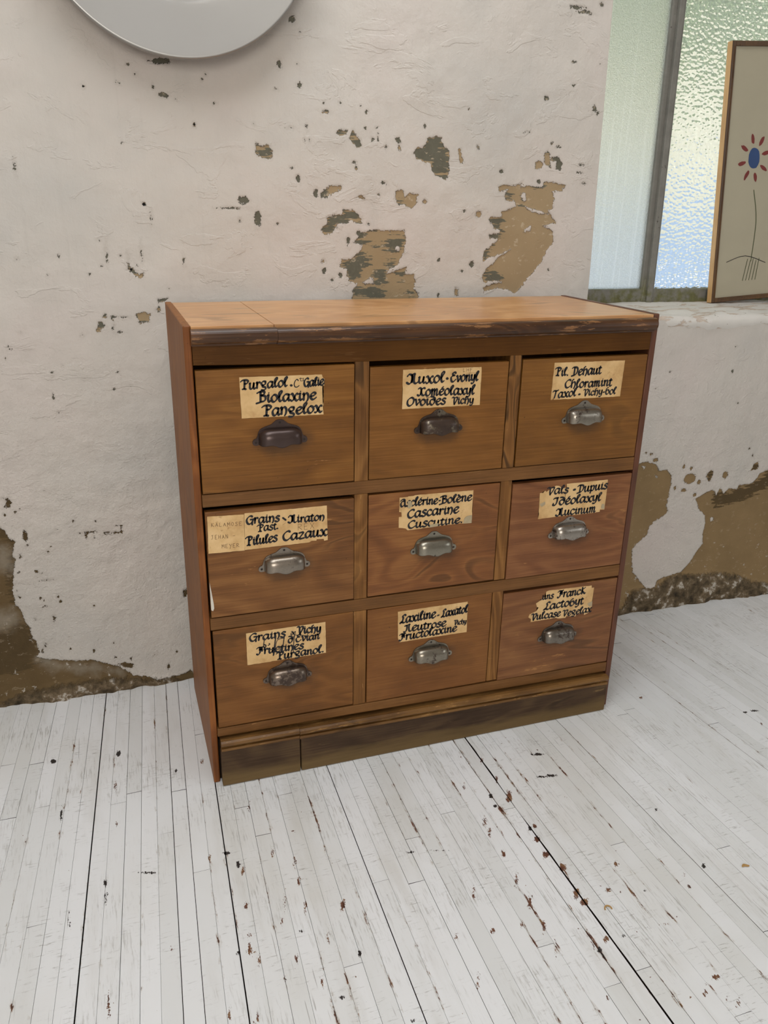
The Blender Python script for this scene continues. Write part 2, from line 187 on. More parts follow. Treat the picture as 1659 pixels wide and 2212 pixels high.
SPECKS=[(0.4254,1.474,0.0023,0.002,1),(0.386,1.4708,0.0015,0.0015,1),(0.4741,1.4705,0.0015,0.0015,1),(0.4905,1.4573,0.0033,0.004,1),(0.4872,1.4236,0.0023,0.002,1),(0.3448,1.4178,0.0015,0.002,1),(0.3399,1.3936,0.0015,0.002,1),(0.5049,1.401,0.0038,0.0037,1),(0.5154,1.4257,0.0015,0.0015,1),(0.5182,1.4024,0.0015,0.005,1),(0.5386,1.385,0.0028,0.0038,1),(0.4596,1.3484,0.0042,0.0037,1),(0.5354,1.3042,0.0058,0.003,1),(0.5227,1.2785,0.0019,0.0017,1),(0.6379,1.4369,0.0019,0.0029,1),(0.75,1.4779,0.002,0.0017,1),(0.781,1.392,0.0026,0.0052,1),(0.8475,1.3396,0.0048,0.0054,1),(0.9594,1.513,0.0053,0.0046,1),(1.1004,1.4936,0.0033,0.0052,1),(1.1103,1.4818,0.0028,0.0035,1),(1.0051,1.4026,0.0044,0.0022,1),(0.9862,1.4103,0.0022,0.0026,1),(1.0748,1.3628,0.0044,0.0027,1),(1.0697,1.3439,0.0056,0.0023,1),(1.0898,1.3187,0.0045,0.0023,1),(0.7513,1.2446,0.0036,0.0027,1),(0.446,1.1688,0.0039,0.0097,1),(0.3844,1.1003,0.0048,0.0054,1),(0.4251,1.0888,0.004,0.0055,1),(0.4046,1.0775,0.0039,0.0036,1),(0.6868,1.1245,0.0026,0.0028,1),(0.7805,1.1146,0.007,0.0072,1),(0.7519,1.098,0.0048,0.0019,1),(1.0063,1.0995,0.0017,0.0019,1),(0.9572,1.3189,0.0044,0.0037,1),(0.3225,1.3082,0.0046,0.0075,1),(0.9097,1.4326,0.0042,0.0015,1),(0.4717,1.189,0.0049,0.0053,1),(0.4959,1.2105,0.0034,0.0027,1),(0.6909,1.0363,0.0027,0.0039,1),(0.4644,1.3352,0.0028,0.0042,0),(0.4768,1.2711,0.0072,0.0035,0),(0.6447,1.2645,0.0051,0.0053,0),(0.7913,1.2371,0.0079,0.0083,0),(0.3831,1.1218,0.0043,0.0053,0),(0.7414,1.0453,0.0054,0.0097,0),(0.3904,1.4536,0.0081,0.0031,0),(0.3165,1.635,0.0079,0.0067,1),(0.3332,1.6137,0.0018,0.0019,1),(0.0271,1.5345,0.0172,0.0052,1),(-0.0422,1.5242,0.0024,0.0022,1),(-0.066,1.487,0.002,0.0015,1),(0.0063,1.4836,0.0021,0.0023,1),(0.0273,1.4685,0.0083,0.0046,1),(0.2842,1.5449,0.0053,0.007,1),(0.3302,1.5047,0.0055,0.0048,1),(0.1201,1.5141,0.0017,0.0015,1),(0.1112,1.5056,0.0015,0.0015,1),(-0.0291,1.5051,0.0015,0.0015,1),(0.0525,1.4618,0.0015,0.0015,1),(0.1356,1.4584,0.0021,0.0015,1),(0.2748,1.4952,0.0022,0.0015,1),(0.3243,1.5474,0.0015,0.0015,1),(-0.0693,1.3705,0.0016,0.0016,1),(0.3079,1.4168,0.0037,0.0015,1),(0.2237,1.4208,0.0015,0.0016,1),(0.3447,1.418,0.0019,0.0037,1),(0.3397,1.3944,0.0015,0.0017,1),(0.3504,1.3923,0.0015,0.0015,1),(0.3083,1.3315,0.0023,0.0017,1),(0.3214,1.3099,0.0056,0.0052,1),(0.3654,1.2775,0.0047,0.0087,1),(0.3807,1.2734,0.0048,0.0065,1),(0.2237,1.2184,0.0074,0.0152,1),(0.1812,1.2135,0.0027,0.0034,1),(0.2733,1.2073,0.0028,0.0017,1),(0.191,1.2586,0.0114,0.0085,1),(-0.2924,1.3178,0.0016,0.0062,1),(0.1652,1.2411,0.0182,0.0017,1),(-0.1374,1.4773,0.0023,0.0026,2),(0.0893,1.4143,0.0026,0.0031,2),(-0.0334,1.2454,0.0038,0.0037,2),(-0.1386,1.1677,0.0022,0.0017,1),(-0.0944,1.1351,0.0017,0.0017,1),(-0.1368,1.1131,0.0015,0.0015,1),(-0.1242,1.1358,0.0015,0.0095,1),(-0.0475,1.1407,0.0015,0.0083,1),(-0.0787,1.1144,0.0015,0.0077,1),(-0.312,1.1275,0.002,0.0015,1),(-0.2262,1.133,0.0016,0.0022,1),(-0.2532,1.0917,0.0015,0.0015,1),(-0.1646,1.0937,0.0015,0.0015,1),(-0.0592,1.1122,0.0015,0.0017,1),(-0.0196,1.217,0.0015,0.0054,1),(0.0467,1.1263,0.0015,0.005,1),(-0.3283,0.9657,0.0021,0.0017,1),(-0.3573,0.9377,0.0015,0.0015,1),(-0.3526,0.9296,0.0021,0.0015,1),(-0.2717,0.8722,0.0016,0.0027,1),(-0.2759,0.8143,0.0016,0.003,1),(-0.1379,0.8284,0.0026,0.0018,1),(-0.0999,0.833,0.0015,0.0015,1),(-0.1253,0.8676,0.0015,0.0015,1),(-0.2462,0.8882,0.0015,0.0015,1),(-0.2672,0.7774,0.0019,0.0015,1),(-0.1956,0.9568,0.0015,0.0015,1),(0.0078,1.0602,0.0015,0.0015,1),(-0.3655,0.9107,0.0015,0.0015,1),(-0.1179,0.9978,0.0039,0.0015,1),(-0.1012,0.9969,0.0051,0.0015,1),(-0.1242,0.9763,0.0017,0.0052,1),(-0.1115,0.9615,0.0039,0.0024,1),(-0.0732,1.1042,0.0033,0.0034,2),(-0.4074,0.5623,0.0059,0.0103,1),(-0.4154,0.552,0.0023,0.0035,1),(-0.4166,0.5756,0.0015,0.0017,1),(-0.3837,0.5426,0.0021,0.0027,1),(-0.3957,0.5386,0.0021,0.0035,1),(-0.4202,0.5326,0.0018,0.0024,1),(-0.3807,0.4725,0.0042,0.0124,1),(-0.3778,0.448,0.0015,0.0021,1),(-0.3357,0.4246,0.0025,0.0022,1),(-0.3263,0.4371,0.0015,0.0015,1),(-0.3068,0.4829,0.0015,0.0015,1),(-0.3991,0.421,0.0018,0.0025,1),(-0.368,0.3734,0.0031,0.003,1),(-0.3553,0.3669,0.0025,0.0015,1),(-0.3501,0.3456,0.0078,0.0019,1),(-0.3704,0.3595,0.0015,0.0015,1),(-0.4095,0.3756,0.0025,0.0022,1),(-0.4201,0.3259,0.0018,0.0026,1),(-0.4175,0.31,0.003,0.0022,1),(-0.3666,0.2992,0.0019,0.0022,1),(-0.3612,0.2939,0.0016,0.0023,1),(-0.3223,0.2838,0.0029,0.003,1),(-0.3251,0.2981,0.0015,0.0023,1),(-0.3604,0.2745,0.0038,0.0015,1),(-0.3427,0.237,0.0032,0.0077,1),(-0.2421,0.2601,0.0017,0.0016,1),(-0.2807,0.2597,0.0015,0.0015,1),(-0.3129,0.1757,0.0016,0.0016,1),(-0.313,0.1422,0.0019,0.002,1),(-0.2562,0.1281,0.0017,0.0037,1),(-0.2033,0.1429,0.0017,0.002,1),(-0.1646,0.0859,0.0021,0.0029,1),(-0.2053,0.0973,0.0034,0.0033,1),(-0.3725,0.1624,0.0025,0.0055,1),(-0.3811,0.1457,0.0019,0.0048,1),(-0.387,0.2404,0.0015,0.0019,1),(-0.2137,0.4957,0.0015,0.0015,1),(-0.2416,0.4289,0.0016,0.0015,1),(-0.0082,0.2631,0.0056,0.012,1),(-0.1027,0.0886,0.0015,0.0021,1),(-0.0442,0.0904,0.0015,0.0021,1),(-0.0684,0.0453,0.0028,0.006,1),(-0.267,0.5011,0.0015,0.0015,1),(-0.324,0.5851,0.0015,0.0015,1),(-0.2313,0.4654,0.0108,0.0019,1),(-0.2417,0.4573,0.0019,0.0051,1),(-0.2225,0.4571,0.0019,0.0044,1),(-0.1866,0.4605,0.0077,0.0018,1),(-0.1904,0.4554,0.0052,0.0015,1),(-0.1552,0.4646,0.0015,0.0074,1),(-0.1573,0.4777,0.0046,0.0018,1),(-0.1704,0.4595,0.0097,0.0015,1),(1.4389,0.5296,0.0087,0.0055,0),(1.4203,0.55,0.0062,0.0032,0),(1.401,0.5568,0.0037,0.0027,0),(1.5497,0.499,0.0051,0.0079,0),(1.5795,0.4574,0.0228,0.0161,0),(1.5797,0.4911,0.0051,0.0057,0),(1.6175,0.4428,0.0066,0.0069,0),(1.5609,0.4193,0.0091,0.0058,0),(1.5272,0.4308,0.0038,0.0057,0),(1.7189,0.4571,0.0094,0.0117,0),(1.6093,0.4007,0.0066,0.0059,0),(1.7967,0.5409,0.0021,0.0035,1),(1.8145,0.5152,0.0027,0.0035,1),(1.673,0.8731,0.0025,0.002,1),(1.6735,0.7974,0.0032,0.0042,1),(1.7143,0.6976,0.0026,0.0017,1),(1.4869,0.9373,0.0035,0.0024,1),(1.4466,0.8056,0.0024,0.0015,1),(1.4049,0.7554,0.0029,0.0021,1),(1.0229,1.7137,0.0161,0.0037,1),(1.0422,1.7053,0.0162,0.0037,1),(1.0909,1.7253,0.0049,0.0036,1),(1.0272,1.5969,0.0037,0.0029,1),(1.1021,1.5972,0.0017,0.0017,1),(1.0313,1.5449,0.0033,0.0016,1),(1.0042,1.4038,0.0043,0.0028,1),(1.0109,1.3625,0.0085,0.0121,1),(1.0755,1.3629,0.0065,0.0028,1),(1.0691,1.344,0.0061,0.0025,1),(1.0888,1.3189,0.0039,0.0021,1),(1.0978,1.4963,0.0042,0.0067,1),(1.1102,1.4834,0.0026,0.0041,1)]
LABELS={'11': {'outline': [(0.0999,0.9376),(0.1811,0.9366),(0.2639,0.9356),(0.2661,0.9293),(0.2701,0.9263),(0.2683,0.9214),(0.2689,0.9134),(0.2654,0.9114),(0.2676,0.9067),(0.2659,0.9034),(0.2676,0.8965),(0.2652,0.8932),(0.2673,0.8874),(0.2657,0.8807),(0.2674,0.8748),(0.2656,0.8692),(0.267,0.8541),(0.1011,0.856)],'lines': [('Purgalol',(0.1031,0.9135),(0.1945,0.9155),0.0126),('Galie',(0.2265,0.9128),(0.2683,0.914),0.0118),('Biolaxine',(0.1336,0.8864),(0.2524,0.886),0.0144),('Pangelox',(0.1431,0.8589),(0.2638,0.8589),0.0146)],'pencil': [],'grey': [],'strokes': [([(0.216,0.9255),(0.2133,0.9284),(0.2093,0.9248),(0.2074,0.9182),(0.2096,0.9133),(0.2141,0.9134),(0.2175,0.916)],0.0022),([(0.2206,0.9314),(0.2205,0.9253),(0.2228,0.9249)],0.0012),([(0.2178,0.9296),(0.2234,0.9299)],0.0012),([(0.2274,0.93),(0.2251,0.9296),(0.2262,0.9273),(0.2262,0.9251),(0.2239,0.9252)],0.0012),([(0.2001,0.9171),(0.2029,0.9167)],0.005)]},'12': {'outline': [(0.437,0.937),(0.6147,0.9356),(0.6157,0.9208),(0.6159,0.8534),(0.4371,0.8544)],'lines': [('Muxol',(0.4455,0.9075),(0.5307,0.9067),0.0143),('Evonyl',(0.5434,0.9066),(0.6092,0.9069),0.0134),('Homéolaxyl',(0.4706,0.881),(0.6024,0.8779),0.0135),('Ovoïdes',(0.4469,0.8609),(0.5361,0.8597),0.0131),('Vichy',(0.5502,0.8589),(0.6012,0.8577),0.0114)],'pencil': [('LHF',(0.5716,0.9267),(0.5967,0.9273),0.0077)],'grey': [],'strokes': [([(0.5349,0.9146),(0.5382,0.9144)],0.0058),([(0.5785,0.9238),(0.6019,0.9237)],0.0006)]},'13': {'outline': [(0.7912,0.9372),(0.9725,0.9355),(0.9708,0.8528),(0.7979,0.8545),(0.7964,0.8597),(0.7943,0.8547),(0.7899,0.8544)],'lines': [('Pil.',(0.7956,0.9082),(0.8292,0.9078),0.0123),('Dehaut',(0.8369,0.9074),(0.9132,0.9079),0.0134),('Chloramint',(0.8215,0.88),(0.945,0.8789),0.0129),('Taxol',(0.7939,0.8587),(0.8541,0.86),0.012),('Vichy-bol',(0.8723,0.8596),(0.9584,0.8596),0.0107)],'pencil': [],'grey': [],'strokes': [([(0.8602,0.8631),(0.864,0.8638)],0.005)]},'21': {'outline': [(0.0976,0.6573),(0.2722,0.6567),(0.2734,0.5775),(0.2656,0.5766),(0.2647,0.5813),(0.2492,0.5822),(0.2483,0.579),(0.238,0.5799),(0.2328,0.5769),(0.0949,0.5756)],'lines': [('Grains',(0.0998,0.633),(0.1708,0.6321),0.013),('Miraton',(0.1881,0.6259),(0.2677,0.6248),0.0121),('Past.',(0.1234,0.6137),(0.1679,0.6157),0.0109),('Pilules',(0.0985,0.5849),(0.1646,0.5877),0.0131),('Cazaux',(0.1746,0.5874),(0.2726,0.5886),0.0143)],'pencil': [('REX',(0.2078,0.6077),(0.2478,0.6068),0.0138)],'grey': [],'strokes': [([(0.1768,0.6394),(0.1833,0.6334)],0.0042),([(0.1756,0.6228),(0.184,0.6281)],0.0007)]},'21c': {'outline': [(0.0222,0.6585),(0.0967,0.6554),(0.0944,0.5753),(0.0202,0.5769)],'lines': [],'strokes': [],'grey': [],'pencil': [('KALAMOSE',(0.0291,0.6353),(0.0933,0.6316),0.0081),('JEHAN -',(0.0275,0.6079),(0.0785,0.6063),0.0086),('MEYER',(0.0478,0.5858),(0.0855,0.5843),0.0083)]},'22': {'outline': [(0.4368,0.6574),(0.4561,0.6573),(0.4567,0.6584),(0.4696,0.6583),(0.4731,0.6597),(0.6134,0.6581),(0.6129,0.608),(0.614,0.5993),(0.6135,0.5785),(0.5934,0.5794),(0.5883,0.5806),(0.5316,0.5802),(0.4771,0.5784),(0.458,0.5781),(0.4531,0.5829),(0.4459,0.5849),(0.4364,0.5866),(0.4363,0.6122),(0.4428,0.6121),(0.4419,0.6229),(0.4366,0.624)],'lines': [('Asclérine',(0.4386,0.6356),(0.5278,0.6346),0.0128),('Bolène',(0.5339,0.634),(0.6112,0.6337),0.013),('Cascarine',(0.4553,0.6078),(0.5805,0.608),0.0142),('Cuscutine.',(0.4573,0.5824),(0.592,0.5821),0.0129)],'pencil': [],'grey': [[(0.4558,0.648),(0.4641,0.6471),(0.4668,0.6363),(0.4599,0.6299),(0.4563,0.6326)],[(0.5106,0.5861),(0.5312,0.5875),(0.5303,0.5803),(0.5109,0.5791)],[(0.6137,0.5987),(0.6011,0.597),(0.5951,0.5928),(0.5924,0.5798),(0.6135,0.5787)]],'strokes': [([(0.5299,0.641),(0.5336,0.6414)],0.004)]},'23': {'outline': [(0.7844,0.6349),(0.7888,0.6351),(0.792,0.6342),(0.7976,0.6401),(0.8011,0.6362),(0.8188,0.6468),(0.8261,0.6491),(0.8338,0.6478),(0.8434,0.6416),(0.8548,0.6411),(0.8537,0.6512),(0.9655,0.6517),(0.9665,0.6107),(0.966,0.5754),(0.9538,0.5766),(0.9533,0.5706),(0.9295,0.57),(0.8308,0.5707),(0.7852,0.5696),(0.7871,0.5832),(0.7853,0.5882)],'lines': [('Vals',(0.8038,0.6289),(0.8607,0.6287),0.0129),('Dupuis',(0.8841,0.6265),(0.9673,0.6288),0.0136),('Idéolaxyl',(0.8212,0.6005),(0.9534,0.5999),0.0143),('Mucinum',(0.8319,0.5727),(0.9425,0.5719),0.0133)],'pencil': [],'grey': [[(0.9554,0.585),(0.9572,0.591),(0.9633,0.5903),(0.9656,0.5828),(0.9644,0.5768),(0.9562,0.5788)],[(0.7853,0.6071),(0.7998,0.6128),(0.8011,0.6055),(0.7923,0.5999)]],'strokes': [([(0.8735,0.6343),(0.8785,0.6353)],0.006)]},'31': {'outline': [(0.0891,0.3781),(0.2673,0.3785),(0.268,0.2993),(0.1436,0.2993),(0.1406,0.2985),(0.0892,0.2989)],'lines': [('Grains',(0.0951,0.3567),(0.1768,0.3563),0.0132),('de',(0.1876,0.3575),(0.1991,0.3583),0.0069),('Vichy',(0.2027,0.3594),(0.2573,0.3549),0.0136),("d'Evian",(0.1806,0.3389),(0.2535,0.3384),0.0118),('Fructines',(0.1106,0.3207),(0.2171,0.3198),0.0131),('Purganol.',(0.155,0.3014),(0.2637,0.3021),0.013)],'pencil': [],'grey': [],'strokes': [([(0.129,0.3603),(0.1278,0.3352),(0.1499,0.3287),(0.1653,0.3274)],0.0022),([(0.1544,0.3627),(0.147,0.313)],0.003),([(0.1732,0.3529),(0.166,0.3534),(0.1564,0.349),(0.151,0.3271),(0.1485,0.3141)],0.0018),([(0.1734,0.3596),(0.1669,0.3176)],0.0025),([(0.1954,0.3559),(0.1921,0.3132)],0.0022),([(0.1954,0.3573),(0.2116,0.3539),(0.2346,0.3474)],0.0018),([(0.1273,0.3446),(0.1314,0.3419),(0.13,0.3368),(0.1271,0.3386)],0.003),([(0.1385,0.3454),(0.1402,0.3431),(0.136,0.3405)],0.0025)]},'32': {'outline': [(0.4404,0.3768),(0.6167,0.377),(0.6186,0.2948),(0.4469,0.2957),(0.4438,0.3019),(0.4422,0.3085)],'lines': [('Laxiline',(0.4461,0.3455),(0.5359,0.3477),0.0148),('Laxatol',(0.5499,0.3461),(0.6178,0.3489),0.0138),('Neutrose',(0.4563,0.3207),(0.5639,0.3204),0.0137),('Vichy',(0.5842,0.3197),(0.6165,0.3184),0.0091),('Fructolaxine',(0.4456,0.2997),(0.5926,0.3022),0.0135)],'pencil': [],'grey': [],'strokes': [([(0.5399,0.3518),(0.5441,0.3527)],0.0045)]},'33': {'outline': [(0.8279,0.3732),(0.8358,0.3751),(0.9573,0.3721),(0.9582,0.3652),(0.9652,0.3654),(0.9641,0.3292),(0.9652,0.31),(0.9567,0.2947),(0.9455,0.2907),(0.9434,0.2968),(0.9213,0.297),(0.9208,0.2907),(0.9142,0.2918),(0.8938,0.2956),(0.8911,0.2909),(0.8692,0.2924),(0.8638,0.2952),(0.841,0.295),(0.7922,0.2945),(0.7926,0.3026),(0.7846,0.3088),(0.7875,0.317),(0.8056,0.323),(0.8109,0.3321),(0.8064,0.334),(0.8023,0.3445),(0.8128,0.3503),(0.8278,0.3616)],'lines': [('uns',(0.8188,0.3531),(0.8506,0.3527),0.0115),('Franck',(0.8615,0.3511),(0.9417,0.3519),0.0139),('Lactobyt',(0.8255,0.323),(0.9388,0.3235),0.0143),('Vulcase',(0.793,0.2988),(0.8761,0.2989),0.0129),('Vegelax',(0.8815,0.2969),(0.9656,0.2972),0.0122)],'pencil': [],'grey': [[(0.9506,0.3223),(0.9642,0.3279),(0.9656,0.3125),(0.9556,0.314)]],'strokes': [([(0.8138,0.3526),(0.8168,0.3536)],0.003)]}}
MARKS=[(-0.0386,-0.225,0.0036,-0.0011,-0.0016,-0.0125,0),(0.0201,-0.2789,0.0049,-0.0015,-0.0022,-0.013,0),(0.0122,-0.3661,0.0063,-0.002,-0.0015,-0.0086,0),(0.0048,-0.4346,0.0048,-0.0016,-0.001,-0.0059,0),(0.0009,-0.4641,0.0051,-0.0017,-0.0023,-0.0132,0),(0.0092,-0.4693,0.0024,-0.0008,-0.0014,-0.0076,0),(0.0124,-0.4926,0.0031,-0.001,-0.0017,-0.0092,0),(0.0872,-0.2486,0.0036,-0.0012,-0.0028,-0.0137,0),(0.1228,-0.2894,0.0031,-0.001,-0.0022,-0.0096,0),(0.1207,-0.3359,0.0035,-0.0011,-0.0029,-0.0125,0),(0.0826,-0.383,0.0025,-0.0008,-0.0034,-0.0159,0),(0.118,-0.4057,0.0025,-0.0008,-0.0028,-0.0115,0),(0.1866,-0.4221,0.0059,-0.0019,-0.0039,-0.0135,0),(0.0674,-0.4228,0.0025,-0.0008,-0.0021,-0.0101,0),(-0.2398,-0.5029,0.0033,-0.0011,-0.0004,-0.0212,0),(-0.0161,0.0883,0.0042,-0.0013,-0.0012,-0.0104,0),(-0.1301,-0.4219,0.0027,-0.0009,-0.0004,-0.0044,0),(0.1109,-0.5626,0.0023,-0.0007,-0.0029,-0.0111,0),(-0.2153,0.0581,0.0045,-0.0014,-0.0004,-0.0162,0),(0.0618,-0.1047,0.0029,-0.0009,-0.0022,-0.013,0),(0.0625,0.357,0.0006,-0.0002,-0.0002,-0.0011,0),(-0.0102,-0.5987,0.0036,-0.0012,-0.0017,-0.0095,0),(-0.0523,-0.5766,0.0029,-0.0009,-0.0015,-0.0097,0),(0.0482,-0.5423,0.003,-0.001,-0.0015,-0.0069,0),(0.1389,-0.203,0.0056,-0.0018,-0.0007,-0.0033,0),(-0.216,-0.0689,0.0019,-0.0006,-0.0001,-0.0057,0),(0.0764,-0.5084,0.0023,-0.0008,-0.0027,-0.0118,0),(0.1437,-0.4793,0.002,-0.0006,-0.0023,-0.0086,0),(-0.3297,0.0003,0.0019,-0.0006,0.0004,-0.0135,1),(-0.206,0.177,0.0048,-0.0015,-0.0002,-0.0091,1),(-0.354,0.1934,0.0063,-0.002,0.0003,-0.0072,1),(0.0137,-0.261,0.0036,-0.0011,-0.001,-0.0061,1),(-0.3059,-0.3001,0.0012,-0.0004,0.0002,-0.0087,1),(-0.4518,0.4423,0.0057,-0.0018,0.0003,-0.0044,1),(-0.0799,0.0704,0.0036,-0.0011,-0.0003,-0.0034,1),(-0.2417,-0.2292,0.0026,-0.0008,-0.0001,-0.006,1),(-0.2409,-0.2678,0.0025,-0.0008,-0.0001,-0.0092,1),(-0.1606,-0.2275,0.0122,-0.0039,-0.0001,-0.0018,1),(-0.004,-0.2228,0.0072,-0.0023,-0.0005,-0.0032,1),(0.0976,-0.454,0.0024,-0.0008,-0.0006,-0.0025,1),(0.1339,-0.6056,0.003,-0.001,-0.0006,-0.002,1),(0.187,-0.5332,0.002,-0.0006,-0.0011,-0.0036,1),(-0.0191,-0.4652,0.0024,-0.0008,-0.0005,-0.0028,1),(0.642,-0.3461,0.0067,-0.0021,-0.0034,-0.0062,0),(0.5398,-0.3994,0.006,-0.0019,-0.004,-0.008,0),(0.5335,-0.4679,0.004,-0.0013,-0.0082,-0.0157,0),(0.5324,-0.5272,0.0047,-0.0015,-0.0069,-0.0127,0),(0.5314,-0.5828,0.0037,-0.0012,-0.0061,-0.0109,0),(0.3644,-0.5556,0.0028,-0.0009,-0.004,-0.0091,0),(0.436,-0.5628,0.0057,-0.0018,-0.0031,-0.0064,0),(0.6274,-0.6429,0.0065,-0.0021,-0.0057,-0.0086,0),(0.5967,-0.6485,0.004,-0.0013,-0.0065,-0.0101,0),(0.6345,-0.5571,0.0103,-0.0033,-0.0054,-0.0086,0),(0.6392,-0.4671,0.0108,-0.0035,-0.0063,-0.0107,0),(0.7653,-0.7695,0.0093,-0.003,-0.0037,-0.0045,0),(0.7267,-0.7894,0.0038,-0.0012,-0.0047,-0.0057,0),(0.6138,-0.7574,0.0053,-0.0017,-0.0047,-0.0066,0),(0.6497,-0.815,0.0044,-0.0014,-0.0042,-0.0054,0),(0.7541,-0.65,0.015,-0.0048,-0.0017,-0.0022,0),(0.8528,-0.5884,0.0053,-0.0017,-0.0038,-0.0048,0),(0.8643,-0.5612,0.0036,-0.0011,-0.0047,-0.006,0),(0.5473,-0.1839,0.0041,-0.0013,-0.0045,-0.0101,0),(0.4373,-0.4734,0.003,-0.001,-0.0052,-0.0113,0),(0.5265,-0.6335,0.0028,-0.0009,-0.0059,-0.0102,0),(0.5242,-0.6773,0.0027,-0.0009,-0.0043,-0.0072,0),(0.5247,-0.7218,0.0027,-0.0009,-0.0056,-0.009,0),(0.561,-0.747,0.0026,-0.0009,-0.0039,-0.0059,0),(0.6274,-0.3829,0.0094,-0.003,-0.0052,-0.0095,0),(0.6249,-0.4265,0.0092,-0.0029,-0.0057,-0.0101,0),(0.6319,-0.2457,0.0081,-0.0026,-0.0105,-0.0205,0),(0.6307,-0.1832,0.0042,-0.0013,-0.0051,-0.0103,0),(0.6277,-0.1072,0.0043,-0.0014,-0.0052,-0.0111,0),(0.5438,-0.3025,0.0044,-0.0014,-0.0079,-0.0165,0),(0.5382,-0.3369,0.0038,-0.0012,-0.0053,-0.011,0),(0.63,-0.5351,0.007,-0.0022,-0.009,-0.0147,0),(0.7488,-0.4923,0.0055,-0.0017,-0.0057,-0.0085,0),(0.6958,-0.5472,0.007,-0.0022,-0.0039,-0.0059,0),(0.4934,-0.5678,0.0029,-0.0009,-0.0034,-0.0065,0),(0.3667,-0.6453,0.0019,-0.0006,-0.0057,-0.0121,0),(1.1623,-0.0004,0.0062,-0.0019,-0.0041,-0.0057,0),(0.5904,-0.761,0.003,-0.001,-0.003,-0.0043,0),(0.7568,-0.8082,0.0015,-0.0005,-0.003,-0.0035,0),(0.7696,-0.8213,0.003,-0.001,-0.0067,-0.0075,0),(1.3943,-0.1975,0.0035,-0.0011,-0.0045,-0.0049,0),(0.767,-0.1306,0.0131,-0.0041,-0.0018,-0.0032,1),(0.7622,-0.2117,0.0105,-0.0033,-0.0017,-0.0029,1),(0.7365,-0.2079,0.0115,-0.0036,-0.0012,-0.0022,1),(0.6013,-0.6602,0.0032,-0.001,-0.0024,-0.0038,1),(0.9183,-0.5529,0.0032,-0.001,-0.0029,-0.0036,1),(0.5915,-0.2329,0.003,-0.001,-0.0027,-0.0056,1),(0.5875,-0.2648,0.004,-0.0013,-0.0017,-0.0034,1),(1.4211,-0.1431,0.0097,-0.003,-0.0024,-0.0026,1),(1.3915,-0.1416,0.0048,-0.0015,-0.0023,-0.0026,1),(0.7637,-0.5689,0.0026,-0.0008,-0.0014,-0.0019,1),(0.6624,-0.6463,0.0025,-0.0008,-0.0015,-0.0022,1),(0.5062,-0.6997,0.0023,-0.0007,-0.0012,-0.0019,1),(0.233,-0.681,0.0029,-0.0009,-0.0009,-0.0022,1),(0.5038,-0.7697,0.0029,-0.0009,-0.0013,-0.0021,1),(0.3584,-0.3363,0.0064,-0.002,-0.0007,-0.0018,1),(0.4105,-0.3482,0.0092,-0.0029,-0.0005,-0.0012,1),(0.6287,-0.3499,0.0029,-0.0009,-0.0027,-0.0049,1),(0.9276,-0.384,0.003,-0.0009,-0.0019,-0.0025,1)]
FLECKS=[(0.9997,-0.5802),(0.6684,-0.5869)]


